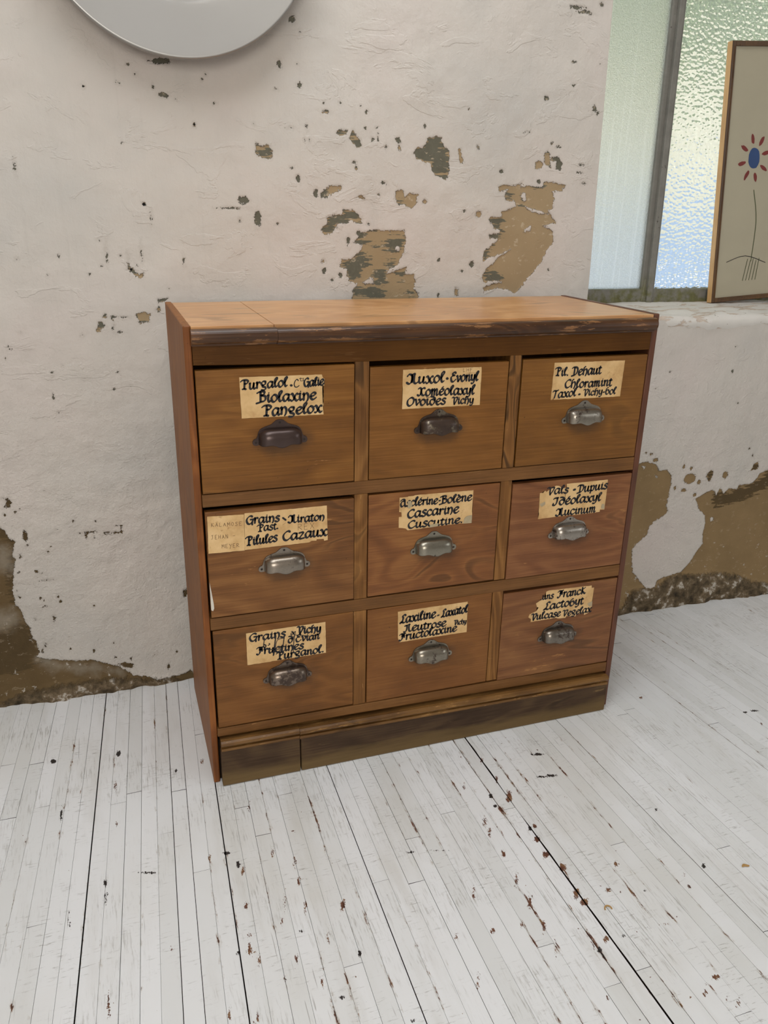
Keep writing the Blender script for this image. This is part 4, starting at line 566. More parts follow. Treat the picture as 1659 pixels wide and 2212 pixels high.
# ------------------------------------------------------------------ window
def mat_frame():
    t = NT('grey_window_paint'); P = t.coord('Object'); z = t.sep(P)[2]
    col = t.mix(t.noise(P, 24, 5, .65), lin((98, 96, 90)), lin((142, 139, 131)))
    alg = t.math('MULTIPLY', t.step(z, 1.09, 1.0), t.step(t.noise(P, 26, 5, .65), .36, .6))
    col = t.mix(alg, col, t.mix(t.noise(P, 60, 4), lin((62, 62, 34)), lin((124, 122, 82))))
    col = t.mix(t.step(t.noise(P, 70, 4, .7), .66, .7, 0, .7), col, lin((58, 52, 44)))
    t.bsdf(col, .6, normal=t.bump(t.noise(P, 90, 5, .7), .4, .002), spec=.3)
    return t.m
def mat_glass_frosted():
    t = NT('frosted_glass'); P = t.coord('Object')
    h = t.math('ADD', t.noise(P, 330, 3, .6), t.math('MULTIPLY', t.noise(P, 120, 3, .6), .6))
    nrm = t.bump(h, 1.0, .005)
    rf = t.n('BsdfRefraction'); rf.inputs['Color'].default_value = (.94, .94, .90, 1); rf.inputs['Roughness'].default_value = .42; rf.inputs['IOR'].default_value = 1.25
    t.put(rf.inputs['Normal'], nrm)
    tr = t.n('BsdfTranslucent'); t.put(tr.inputs['Normal'], nrm)
    drip = t.noise(t.coord('Object', (70, 1, 1.1)), 1.0, 4, .6)
    t.put(tr.inputs['Color'], t.mix(t.step(drip, .55, .68, 0, .6), t.mix(t.step(t.noise(P, 260, 3, .7), .4, .64), (.60, .61, .57, 1), (.82, .83, .79, 1)), (.94, .95, .93, 1)))
    gl = t.n('BsdfGlossy'); gl.inputs['Roughness'].default_value = .35; gl.inputs['Color'].default_value = (.8, .85, .85, 1); t.put(gl.inputs['Normal'], nrm)
    m1 = t.n('MixShader'); m1.inputs[0].default_value = .5
    t.t.links.new(rf.outputs[0], m1.inputs[1]); t.t.links.new(tr.outputs[0], m1.inputs[2])
    m2 = t.n('MixShader'); m2.inputs[0].default_value = .05
    t.t.links.new(m1.outputs[0], m2.inputs[1]); t.t.links.new(gl.outputs[0], m2.inputs[2])
    t.t.links.new(m2.outputs[0], t.out.inputs[0])
    return t.m
def mat_glass_hammered():
    t = NT('hammered_glass'); P = t.coord('Object')
    Pd = t.n('VectorMath', operation='ADD'); t.put(Pd.inputs[0], t.coord('Object', (1, .1, 1.25)))
    nz = t.n('TexNoise'); nz.inputs['Scale'].default_value = 28; t.put(nz.inputs['Vector'], P)
    sc = t.n('VectorMath', operation='SCALE'); t.put(sc.inputs[0], nz.outputs['Color']); sc.inputs['Scale'].default_value = .012
    t.put(Pd.inputs[1], sc.outputs[0])
    vo = t.n('TexVoronoi', feature='SMOOTH_F1'); t.put(vo.inputs['Vector'], Pd.outputs[0]); vo.inputs['Scale'].default_value = 84; vo.inputs['Smoothness'].default_value = .35
    nrm = t.bump(t.math('ADD', vo.outputs['Distance'], t.math('MULTIPLY', t.noise(P, 60, 3), .5)), .8, .006)
    rf = t.n('BsdfRefraction'); rf.inputs['Color'].default_value = (.96, .98, .97, 1); rf.inputs['Roughness'].default_value = .2; rf.inputs['IOR'].default_value = 1.3
    t.put(rf.inputs['Normal'], nrm)
    tr = t.n('BsdfTranslucent'); tr.inputs['Color'].default_value = (.85, .88, .88, 1); t.put(tr.inputs['Normal'], nrm)
    gl = t.n('BsdfGlossy'); gl.inputs['Roughness'].default_value = .15; t.put(gl.inputs['Normal'], nrm)
    m1 = t.n('MixShader'); m1.inputs[0].default_value = .25
    t.t.links.new(rf.outputs[0], m1.inputs[1]); t.t.links.new(tr.outputs[0], m1.inputs[2])
    m2 = t.n('MixShader'); m2.inputs[0].default_value = .06
    t.t.links.new(m1.outputs[0], m2.inputs[1]); t.t.links.new(gl.outputs[0], m2.inputs[2])
    t.t.links.new(m2.outputs[0], t.out.inputs[0])
    return t.m
M['frame'] = mat_frame(); M['frost'] = mat_glass_frosted(); M['hammer'] = mat_glass_hammered()
def mull(zt, L):     # left edge of first mullion, leaning like the reveal
    return L-.0222*(zt-1.016)
def build_window():
    win = empty('window_1'); win.matrix_world = WALL_M
    tag(win, 'steel framed window with textured glass panes', kind='structure')
    bm = bmesh.new()
    add_box(bm, UE-.02, UR+.02, .19, .235, SILL+.025, 1.027, .004)          # bottom rail
    add_box(bm, UE-.02, UR+.02, .19, .235, UTOP-.03, UTOP+.01, .004)
    add_box(bm, UE-.03, UE+.012, .195, .235, SILL, UTOP, .003)
    add_box(bm, UR-.025, UR+.02, .195, .235, SILL, UTOP, .003)
    bm_obj('frame', bm, M['frame'], win)
    xs = []
    for k, L in enumerate((1.446, 1.975)):
        bm = bmesh.new(); z0, z1 = SILL+.03, UTOP
        a0, a1 = mull(z0, L), mull(z1, L)
        for (da, db, y0, y1) in ((0, .041, .192 if k == 0 else .2002, .2035), (.014, .027, .178 if k == 0 else .2001, .24)):
            add_hexa(bm, [(a0+da-.002, y0, z0), (a0+db+.004, y0, z0), (a0+db+.004, y1, z0), (a0+da-.002, y1, z0), (a1+da, y0, z1), (a1+db, y0, z1), (a1+db, y1, z1), (a1+da, y1, z1)], .002)
        # weathered putty foot
        add_hexa(bm, [(a0-.004, .186, z0), (a0+.046, .186, z0), (a0+.046, .215, z0), (a0-.004, .215, z0), (a0+.004, .19, z0+.07), (a0+.038, .19, z0+.07), (a0+.038, .21, z0+.07), (a0+.004, .21, z0+.07)], .004)
        bm_obj('mullion', bm, M['frame'], win); xs.append((a0, a1))
    def pane(name, b0, b1, t0, t1, mat):
        bm = bmesh.new()                      # a single refracting sheet
        f = bm.faces.new([bm.verts.new(c) for c in ((b0, .208, 1.02), (b1, .208, 1.02), (t1, .208, UTOP-.02), (t0, .208, UTOP-.02))])
        me = bpy.data.meshes.new(name); bm.to_mesh(me); bm.free()
        return link(name, me, mat, win)
    o = pane('pane', UE-.02, xs[0][0]+.02, UE-.06, xs[0][1]+.02, M['frost']); o['label'] = 'fine frosted pane with runs of white paint'
    o = pane('pane', xs[0][0]+.02, xs[1][0]+.02, xs[0][1]+.02, xs[1][1]+.02, M['hammer']); o['label'] = 'bright hammered glass pane'
    pane('pane', xs[1][0]+.02, UR, xs[1][1]+.02, UR, M['hammer'])
build_window()

# ------------------------------------------------------------------ outdoors, seen blurred through the glass
def mat_leaf():
    t = NT('foliage'); P = t.coord('Object')
    t.bsdf(t.ramp(t.noise(P, 9, 5, .7), [(.3, lin((104, 128, 82))), (.5, lin((158, 176, 132))), (.7, lin((206, 214, 184)))]), .7, normal=t.bump(t.noise(P, 14, 5, .7), 1, .05)); return t.m
def build_outdoors():
    bm = bmesh.new(); add_box(bm, -1.5, 7, .8, 9, .2, .7); o = bm_obj('ground', bm, mat_simple('pale_gravel', (226, 226, 228), .9, scale=6)); tag(o, 'pale ground outside the window', kind='structure')
    bm = bmesh.new(); add_box(bm, -1.0, 6.5, 3.0, 3.2, .7, 1.2, .02); o = bm_obj('wall_garden', bm, mat_simple('blue_grey_render', (164, 190, 226), .8, scale=4)); tag(o, 'low blue-grey wall outside the window', kind='structure')
    bm = bmesh.new(); add_box(bm, -1.0, 6.5, 3.3, 3.5, .7, 1.95, .02); o = bm_obj('wall_boundary', bm, mat_simple('cream_render', (248, 234, 206), .8, scale=4)); tag(o, 'cream wall outside the window', kind='structure')
    rng = np.random.default_rng(9)
    us = np.linspace(-1.5, 7.5, 120); zs = np.linspace(.8, 5.2, 70)
    U, Z = np.meshgrid(us, zs); n = vnoise(rng, U, Z, .5)*.8+vnoise(rng, U, Z, .17)*.4
    vs = np.stack([U.ravel(), (4.4+n).ravel(), Z.ravel()], 1)
    idx = np.arange(len(us)*len(zs)).reshape(len(zs), len(us))
    q = np.stack([idx[:-1, :-1], idx[:-1, 1:], idx[1:, 1:], idx[1:, :-1]], -1).reshape(-1, 4).tolist()
    back = len(vs)
    o = link('hedge', mesh_from('hedge', vs, q), mat_leaf(), smooth=True)
    sm = o.modifiers.new('depth', 'SOLIDIFY'); sm.thickness = .5; sm.offset = 1
    tag(o, 'green foliage outside, blurred by the textured window glass', 'hedge', kind='stuff')
build_outdoors()

# ------------------------------------------------------------------ lettering: a round broad-nib hand
GL = {
'a': (1.0, [[(.78, .92), (.42, 1.0), (.1, .6), (.14, .1), (.4, .02), (.72, .5)], [(.84, 1.0), (.74, .35), (.82, .03), (1.02, .2)]]),
'b': (.95, [[(.62, 1.72), (.32, 1.5), (.13, .8), (.16, .15), (.46, 0), (.8, .4), (.7, .85), (.42, .95), (.16, .6)]]),
'c': (.82, [[(.74, .84), (.5, 1.0), (.2, .78), (.08, .35), (.3, .02), (.6, .1), (.82, .3)]]),
'd': (.98, [[(.2, 1.62), (.55, 1.6), (.86, 1.1), (.76, .4), (.42, 0), (.12, .3), (.2, .8), (.55, .95), (.82, .8)]]),
'e': (.84, [[(.14, .46), (.5, .58), (.74, .85), (.52, 1.02), (.2, .8), (.08, .35), (.3, 0), (.6, .1), (.84, .32)]]),
'g': (.95, [[(.78, .98), (.4, 1.02), (.12, .72), (.3, .42), (.64, .55), (.74, .9)], [(.3, .42), (.3, .2), (.66, .05), (.66, -.3), (.42, -.48), (.06, -.44)]]),
'h': (.95, [[(.5, 1.72), (.26, 1.5), (.16, .8), (.12, 0)], [(.16, .6), (.48, 1.0), (.74, .85), (.74, .35), (.52, -.28)]]),
'i': (.52, [[(.06, .86), (.26, 1.0), (.18, .4), (.3, .02), (.52, .22)], [(.28, 1.36), (.34, 1.46)]]),
'k': (.95, [[(.28, 1.7), (.15, .02)], [(.85, 1.6), (.62, 1.3), (.24, .8), (.7, .1), (.95, .2)]]),
'l': (.58, [[(.14, .6), (.44, 1.3), (.52, 1.72), (.36, 1.8), (.2, 1.4), (.13, .5), (.26, .03), (.52, .22)]]),
'm': (1.25, [[(.05, .85), (.2, 1), (.14, .02)], [(.17, .6), (.45, 1.0), (.56, .8), (.5, .02)], [(.54, .6), (.82, 1.0), (.94, .8), (.88, .2), (.98, .02), (1.18, .22)]]),
'n': (.95, [[(.05, .85), (.2, 1), (.14, .02)], [(.17, .6), (.5, 1.0), (.68, .8), (.62, .2), (.74, .02), (.94, .22)]]),
'N': (1.3, [[(-.02, .1), (.2, .0), (.46, .55), (.46, 1.4), (.12, 1.3)], [(.44, 1.4), (.95, 1.68), (.82, 1.2), (.82, .3), (1.04, .03), (1.3, .22)]]),
'o': (.88, [[(.42, 1.0), (.1, .6), (.15, .12), (.42, 0), (.76, .4), (.72, .85), (.42, 1.0)]]),
'p': (.9, [[(.05, .85), (.22, 1.0), (.1, -.6)], [(.17, .6), (.5, 1.0), (.75, .75), (.52, .05), (.2, .12)]]),
'r': (.7, [[(.05, .85), (.22, 1.0), (.14, .02)], [(.18, .55), (.42, .97), (.66, .9)]]),
's': (.74, [[(.7, .93), (.4, 1.02), (.2, .76), (.54, .4), (.52, .08), (.24, -.02), (.0, .12)]]),
't': (.6, [[(.36, 1.5), (.22, .8), (.2, .12), (.4, .02), (.6, .2)], [(.02, 1.0), (.56, 1.08)]]),
'u': (1.0, [[(.05, .85), (.2, 1.0), (.12, .3), (.3, .02), (.6, .35), (.74, 1.0)], [(.74, 1), (.66, .25), (.8, .02), (1.0, .22)]]),
'v': (.85, [[(.03, .9), (.22, 1.0), (.34, .0)], [(.34, .0), (.76, .6), (.74, .98), (.56, .9)]]),
'x': (.98, [[(.03, .88), (.25, 1.0), (.5, .35), (.75, .0), (.98, .18)], [(.94, .93), (.72, .93), (.3, .1), (.03, .02)]]),
'y': (.88, [[(.05, .85), (.2, 1.0), (.14, .4), (.34, .1), (.62, .4), (.74, 1.0)], [(.74, 1.0), (.64, 0), (.42, -.5), (.1, -.48)]]),
'z': (.85, [[(.08, .93), (.68, .97), (.12, .06), (.76, .08)]]),
'P': (1.1, [[(.52, 1.62), (.46, .6), (.4, .08)], [(.1, .0), (.35, .06), (.66, .0)], [(-.1, 1.3), (.2, 1.66), (.72, 1.74), (1.02, 1.4), (.86, .95), (.5, .86)]]),
'C': (1.1, [[(1.02, 1.42), (.86, 1.68), (.5, 1.45), (.15, .75), (.25, .15), (.6, 0), (1.08, .36)]]),
'G': (1.15, [[(1.0, 1.42), (.8, 1.66), (.46, 1.45), (.13, .75), (.25, .15), (.56, .02), (.86, .3)], [(.66, .78), (1.06, .78), (.92, .3), (.9, -.2)]]),
'B': (1.12, [[(.42, 1.62), (.36, .1)], [(-.04, 1.35), (.4, 1.68), (.88, 1.6), (.78, 1.05), (.42, .92)], [(.46, .92), (.98, .75), (.88, .2), (.4, .02), (-.2, -.22)]]),
'M': (1.45, [[(.06, 1.1), (.32, 1.58), (.68, 1.3), (.64, .45), (.34, .0), (-.02, .2)], [(.62, 1.42), (1.02, 1.68), (.98, 1.2), (.92, .3), (1.14, .03), (1.45, .25)], [(.66, .2), (.72, 1.4)]]),
'E': (1.1, [[(1.02, 1.5), (.82, 1.72), (.46, 1.5), (.56, 1.06), (.84, 1.0)], [(.6, 1.0), (.18, .7), (.25, .1), (.6, 0), (1.05, .38)]]),
'H': (1.2, [[(.08, 1.2), (.35, 1.5), (.58, 1.2), (.5, .4), (.25, .02), (-.04, .15)], [(1.16, 1.36), (.92, 1.46), (.6, 1.0), (.62, .3), (.9, .03), (1.2, .25)]]),
'O': (1.15, [[(.72, 1.68), (.22, 1.1), (.1, .4), (.4, 0), (.92, .4), (1.06, 1.2), (.72, 1.68)]]),
'V': (1.08, [[(-.04, 1.36), (.2, 1.62), (.42, 1.36), (.4, .5), (.46, -.1)], [(.46, .0), (.9, .8), (1.06, 1.45), (.8, 1.56), (.6, 1.4)]]),
'D': (1.2, [[(.0, 1.3), (.35, 1.62), (.92, 1.5), (1.06, .8), (.72, .15), (-.05, -.16)], [(.52, 1.55), (.42, .06)]]),
'T': (1.0, [[(-.04, 1.2), (.25, 1.52), (.7, 1.46), (1.06, 1.72)], [(.6, 1.48), (.46, .6), (.3, -.05)]]),
'F': (1.05, [[(.0, 1.2), (.3, 1.56), (.75, 1.52), (1.08, 1.68)], [(.52, 1.5), (.5, .5), (.22, .02), (-.02, .15)], [(.78, 1.5), (.82, .6)], [(.4, .92), (.84, .98)]]),
'A': (1.2, [[(.06, 1.15), (.4, 1.58), (.82, 1.45), (.86, .5), (.96, .05), (1.16, .15)], [(.82, 1.15), (.35, 1.0), (.1, .5), (.32, .05), (.82, .4)]]),
'L': (1.02, [[(1.0, 1.44), (.82, 1.7), (.5, 1.4), (.56, .8), (.3, .12), (.0, .02), (.25, .2), (.68, -.02), (1.05, .22)]]),
'I': (.92, [[(.06, 1.2), (.25, 1.5), (.82, 1.58)], [(.66, 1.55), (.62, .7), (.38, .05), (.02, .08), (.1, .4)]]),
'.': (.4, [[(.12, .1), (.2, .05)]]), '-': (.6, [[(.08, .5), (.45, .56)]]), "'": (.35, [[(.24, 1.6), (.14, 1.25)]]), ' ': (.5, []),
}
PENCIL = {
'L': [[(.1, 1), (.08, 0)], [(.08, 0), (.6, .06)]], 'H': [[(.1, 1), (.08, 0)], [(.6, 1), (.58, 0)], [(.1, .5), (.6, .52)]],
'F': [[(.1, 1), (.08, 0)], [(.1, 1), (.65, 1.05)], [(.1, .55), (.5, .57)]], 'R': [[(.1, 0), (.1, 1)], [(.1, 1), (.6, .85), (.5, .6), (.1, .5)], [(.2, .5), (.7, 0)]],
'E': [[(.1, 1), (.08, 0)], [(.1, 1), (.65, 1.03)], [(.1, .52), (.5, .54)], [(.08, 0), (.6, .04)]], 'X': [[(.05, 1), (.65, 0)], [(.65, 1), (.05, 0)]],
'K': [[(.1, 1), (.08, 0)], [(.6, 1), (.1, .5)], [(.15, .5), (.65, 0)]], 'A': [[(.05, 0), (.35, .9)], [(.35, .9), (.65, 0)], [(.15, .35), (.55, .37)]],
'M': [[(.05, 0), (.1, 1)], [(.1, 1), (.35, .4)], [(.35, .4), (.62, 1)], [(.62, 1), (.68, 0)]], 'O': [[(.35, 1), (.08, .5), (.35, 0), (.62, .5), (.35, 1)]],
'S': [[(.6, .9), (.3, 1), (.15, .75), (.5, .4), (.45, .05), (.05, .1)]], 'J': [[(.1, 1), (.6, 1)], [(.4, 1), (.38, .2), (.05, .1)]],
'N': [[(.08, 0), (.1, 1)], [(.1, 1), (.58, 0)], [(.58, 0), (.6, 1)]], 'Y': [[(.05, 1), (.35, .5)], [(.65, 1), (.2, -.3)]], '-': [[(.05, .5), (.6, .52)]], ' ': []}
def catmull(pts, n=5):
    if len(pts) < 3: return [tuple(pts[0]), tuple(pts[-1])]
    closed = pts[0] == pts[-1]; out = []
    for i in range(len(pts)-1):
        p0 = pts[i-1] if i > 0 else (pts[-2] if closed else pts[0])
        p1, p2 = pts[i], pts[i+1]
        p3 = pts[i+2] if i+2 < len(pts) else (pts[1] if closed else pts[-1])
        for k in range(n):
            t = k/n
            out.append(tuple(.5*(2*b+(c-a)*t+(2*a-5*b+4*c-d)*t*t+(3*b-a-3*c+d)*t**3) for a, b, c, d in zip(p0, p1, p2, p3)))
    out.append(tuple(pts[-1])); return out
def ribbon(bm, pts, wmin, wmax, y, mi, nib=math.radians(40)):
    """pen stroke in the xz plane at depth y"""
    P = [Vector((p[0], p[1])) for p in pts]; L = []
    for i, p in enumerate(P):
        d = (P[min(i+1, len(P)-1)]-P[max(i-1, 0)])
        if d.length < 1e-9: d = Vector((1, 0))
        d.normalize(); a = math.atan2(d.y, d.x)
        w = (wmin+(wmax-wmin)*abs(math.sin(a-nib)))*.5
        nrm = Vector((-d.y, d.x))
        L.append((p+nrm*w, p-nrm*w, d, w))
    # round-ish caps
    s, e = L[0], L[-1]
    ca = P[0]-s[2]*s[3]*.8; cb = P[-1]+e[2]*e[3]*.8
    rows = [[bm.verts.new((a.x, y, a.y)), bm.verts.new((b.x, y, b.y))] for a, b, _, _ in L]
    v0 = bm.verts.new((ca.x, y, ca.y)); v1 = bm.verts.new((cb.x, y, cb.y))
    fs = [bm.faces.new((v0, rows[0][1], rows[0][0])), bm.faces.new((rows[-1][0], rows[-1][1], v1))]
    for r, q in zip(rows, rows[1:]): fs.append(bm.faces.new((r[0], r[1], q[1], q[0])))
    for f in fs:
        f.material_index = mi; f.normal_update()
        if f.normal.y > 0: f.normal_flip()
ACC = {'é': 'e', 'è': 'e', 'ï': 'i'}
def write_line(bm, txt, a, b, xh, org, rng, y):
    total = sum(GL[ACC.get(c, c)][0] for c in txt); sx = (b[0]-a[0])/total
    x = 0.0
    for c in txt:
        adv, strokes = GL[ACC.get(c, c)]; strokes = list(strokes)
        if c == 'ï': strokes = [strokes[0], [(.14, 1.38), (.2, 1.48)], [(.42, 1.4), (.48, 1.5)]]
        if c == 'é': strokes.append([(.42, 1.25), (.72, 1.62)])
        if c == 'è': strokes.append([(.3, 1.62), (.55, 1.28)])
        if c == 'n' and txt in ('Biolaxine', 'Pangelox', 'Cascarine', 'Miraton', 'Fructines', 'Grains'):
            strokes[1] = [(.17, .6), (.5, 1.02), (.74, .75), (.7, .2), (.5, -.26)]
        dy = rng.uniform(-.04, .04); hs = rng.uniform(.95, 1.05)
        for st in strokes:
            pts = []
            for px, py in catmull(st, 5):
                f = (x+px)/total
                q = py if 0 <= py <= 1 else (1+(py-1)*.66 if py > 1 else py*.75)
                pts.append((a[0]+(x+px)*sx-(q-.5)*xh*.02-org[0], a[1]+(b[1]-a[1])*f+(q*hs+dy)*xh*.96-org[1]))
            ribbon(bm, pts, xh*.17, xh*.38, y, 1)
        x += adv
def pencil_line(bm, txt, a, b, h, org, rng, y):
    n = len(txt); step = (b[0]-a[0])/n
    for k, c in enumerate(txt):
        for st in PENCIL[c]:
            pts = [(a[0]+(k+px*1.05)*step-org[0], a[1]+(b[1]-a[1])*k/n+(py+rng.uniform(-.03, .03))*h-org[1]) for px, py in catmull(st, 4)]
            ribbon(bm, pts, .0006, .0009, y, 3)

def mat_paper(seed):
    t = NT('aged_label_paper'); P = t.coord('Object', (1, 1, 1), (seed, seed*.7, 0))
    col = t.ramp(t.noise(P, 22, 5, .6), [(.3, lin((188, 148, 98))), (.5, lin((212, 176, 124))), (.7, lin((224, 190, 140)))])
    col = t.mix(t.step(t.noise(P, 55, 4, .7), .62, .74, 0, .55), col, lin((150, 106, 62)))
    t.bsdf(col, .7, normal=t.bump(t.noise(P, 40, 4), .2, .001), spec=.25)
    return t.m
M['ink'] = mat_simple('black_ink', (34, 33, 36), .55, var=.3, scale=120, spec=.3)
M['glue'] = mat_simple('grey_glue_residue', (168, 152, 122), .8, scale=90)
M['pencil'] = mat_simple('pencil_mark', (112, 84, 54), .7, scale=200)
PAPERS = [mat_paper(k*1.7) for k in range(3)]

def make_label(key, drawer, org, lift=0.0, seed=0):
    L = LABELS[key]; bm = bmesh.new(); rng = random.Random(key)
    ol = L['outline']
    # ragged, slightly irregular paper edge
    pts = []
    for i in range(len(ol)):
        a, b = Vector(ol[i]), Vector(ol[(i+1) % len(ol)]); n = max(1, int((b-a).length/.006))
        for k in range(n):
            p = a.lerp(b, k/n); r = .00035 if k else 0
            pts.append((p.x-org[0]+rng.uniform(-r, r), p.y-org[1]+rng.uniform(-r, r)))
    y0, y1 = -.0001-lift, -.0004-lift
    A = [bm.verts.new((x, y0, z)) for x, z in pts]; B = [bm.verts.new((x, y1, z)) for x, z in pts]
    top = bm.faces.new(B)
    for i in range(len(A)):
        j = (i+1) % len(A); bm.faces.new((A[i], A[j], B[j], B[i]))
    bmesh.ops.triangulate(bm, faces=[top], ngon_method='EAR_CLIP')
    bmesh.ops.recalc_face_normals(bm, faces=bm.faces)
    for f in bm.faces:
        f.normal_update()
        if abs(f.normal.y) > .9 and f.normal.y > 0: f.normal_flip()
    for g in L['grey']:
        f = bm.faces.new([bm.verts.new((x-org[0], -.00095-lift, z-org[1])) for x, z in g]); f.material_index = 2; f.normal_update()
        if f.normal.y > 0: f.normal_flip()
        bmesh.ops.triangulate(bm, faces=[f], ngon_method='EAR_CLIP')
    for ln in L['lines']: write_line(bm, *ln, org, rng, -.0007-lift)
    for p, wd in L['strokes']: ribbon(bm, catmull([(x-org[0], z-org[1]) for x, z in p]), wd*.8, wd, -.00075-lift, 1 if wd > .001 else 3)
    for ln in L['pencil']: pencil_line(bm, *ln, org, rng, -.0006-lift)
    me = bpy.data.meshes.new('paper_label'); bm.to_mesh(me); bm.free()
    o = link('paper_label', me, [PAPERS[seed % 3], M['ink'], M['glue'], M['pencil']], drawer)
    return o

# ------------------------------------------------------------------ cup pull
def pull_mesh():
    a, zt, hh = .0428, .0270, .0225
    nx, nz = 36, 18; vs, fs = [], []
    for j in range(nz+1):
        for i in range(nx+1):
            s = -1+2*i/nx; s = math.copysign(abs(s)**.75, s)
            x = a*s
            lip = -.0050-.0042*math.exp(-(x/.011)**2)+.0022*math.exp(-((abs(x)-.021)/.009)**2)
            tt = j/nz
            z = zt*(1-abs(s)**5*.35)*(1-tt)+lip*tt if True else 0
            zr = max(0.0, z)/(zt*(1-abs(s)**5*.35))
            d = hh*(max(0, 1-abs(s)**4.5))**(1/2.6)*(max(0, 1-zr**3.0))**(1/2.4)
            if z < 0: d -= (z*z)*6.0*(1-abs(s)**4)
            vs.append((x, -.0012-max(d, 0), z))
    for j in range(nz):
        for i in range(nx):
            p = j*(nx+1)+i; fs.append((p, p+1, p+nx+2, p+nx+1))
    # back plate with three screw ears
    half = [(0.0, .0432), (.0058, .0424), (.0112, .0386), (.0180, .0336), (.0280, .0304), (.0370, .0268), (.0425, .0205), (.0450, .0125), (.0480, .0066), (.0516, .0056), (.0548, .0018), (.0546, -.0030), (.0510, -.0060), (.0465, -.0060), (.0430, -.0048), (.0, -.0048)]
    out = catmull(half[:-1], 4)+[half[-1]]
    ring = out+[(-x, z) for x, z in out[::-1] if abs(x) > 1e-6]
    b = len(vs); n = len(ring)
    for y in (0.0, -.0016):
        for x, z in ring: vs.append((x, y, z))
    fs.append(tuple(b+n+i for i in range(n)))
    for i in range(n): fs.append((b+i, b+(i+1) % n, b+n+(i+1) % n, b+n+i))
    me = mesh_from('cup_pull', vs, fs)
    me.polygons.foreach_set('use_smooth', [True]*(nx*nz)+[False]*(len(fs)-nx*nz))
    return me
PULL = pull_mesh()
def screw_mesh():
    bm = bmesh.new(); R = .0031
    rings = []
    for r, y in ((R, 0), (R, -.0003), (R*.75, -.0007), (R*.35, -.0008)):
        rings.append([bm.verts.new((r*math.cos(k*math.tau/14), y, r*math.sin(k*math.tau/14))) for k in range(14)])
    for p, q in zip(rings, rings[1:]):
        for k in range(14): bm.faces.new((p[k], p[(k+1) % 14], q[(k+1) % 14], q[k]))
    bm.faces.new(rings[-1])
    bmesh.ops.recalc_face_normals(bm, faces=bm.faces)
    me = bpy.data.meshes.new('screw'); bm.to_mesh(me); bm.free(); return me
SCREW = screw_mesh()
M['screw'] = mat_simple('rusty_screw', (40, 31, 25), .6, .3)
SCREW.materials.append(M['screw'])

# ------------------------------------------------------------------ chest of drawers
H, DEP, W = 1.0355, .409, 1.05
cab = empty('apothecary_drawer_chest')
tag(cab, 'old pine apothecary chest of nine drawers with handwritten paper labels and cup pulls', 'chest of drawers')
wd = dict
m_side = mat_wood('pine_side', (110, 67, 33), (138, 89, 48), (158, 105, 60), 'Z', 1.3, .5, fig=.8, fibre=.7, spec=.2)
m_edge = mat_wood('pine_edge', (96, 54, 20), (122, 70, 29), (146, 90, 42), 'Z', 4.3, .45, spec=.3, fig=1.2, fibre=.9)
m_edge2 = mat_wood('mahogany_edge', (72, 42, 28), (92, 54, 36), (110, 68, 46), 'Z', 9.1, .42, fig=1.0, fibre=.8)
m_top = mat_wood('pine_top', (168, 117, 72), (197, 147, 98), (218, 173, 125), 'X', 2.2, .30, fig=.9, fibre=.5, spec=.5)
m_mould = mat_wood('dark_moulding', (46, 27, 13), (68, 42, 22), (92, 60, 34), 'X', 3.7, .30, wear=.85, wearcol=(142, 100, 62), spec=.4)
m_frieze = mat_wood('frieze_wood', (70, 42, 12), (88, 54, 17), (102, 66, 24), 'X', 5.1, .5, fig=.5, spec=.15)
m_rail = mat_wood('rail_wood', (86, 56, 27), (110, 74, 38), (132, 92, 52), 'X', 6.3, .5, spec=.25, wear=.15, fig=.6, fibre=.8)
m_div = mat_wood('divider_wood', (94, 60, 26), (122, 82, 40), (148, 104, 56), 'Z', 7.9, .5, spec=.25, wear=.2, fig=1.5, fibre=1.2)
m_base = mat_wood('gilded_brown_moulding', (78, 52, 26), (108, 76, 40), (132, 96, 52), 'X', 8.4, .36, spec=.3, wear=.85, wearcol=(160, 120, 70))
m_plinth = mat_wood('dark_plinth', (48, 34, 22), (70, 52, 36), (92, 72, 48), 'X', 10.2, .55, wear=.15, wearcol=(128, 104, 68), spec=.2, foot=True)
def part(name, mat, *boxes, bevel=.0012, label=None):
    bm = bmesh.new()
    for b in boxes: add_hexa(bm, b if len(b) == 8 else box8(*b), bevel)
    o = bm_obj(name, bm, mat, cab)
    if label: o['label'] = label
    return o
def side_panel(x0, x1, mats, label):
    bm = bmesh.new(); add_hexa(bm, box8(x0, x1, 0, DEP, 0, H+.0018), .0028, 3)
    bmesh.ops.recalc_face_normals(bm, faces=bm.faces)
    for f in bm.faces:
        if f.normal.y < -.4: f.material_index = 1
    o = bm_obj('side_panel', bm, mats, cab); o['label'] = label
side_panel(0, .0142, [m_side, m_edge], 'orange-brown side panel at the left end')
side_panel(1.0345, 1.05, [m_edge2, m_edge2], 'dark red-brown side panel at the right end')
part('top_board', m_top, (.0146, .1708, .001, DEP-.006, H-.02, H), label='short pine board at the left of the top')
part('top_board', m_top, (.1716, 1.0341, .0005, DEP-.004, H-.02, H+.0004), label='long pine board of the top')
part('back_panel', M['dark'], (.0146, 1.0341, DEP-.012, DEP-.004, .01, H-.021), bevel=0)
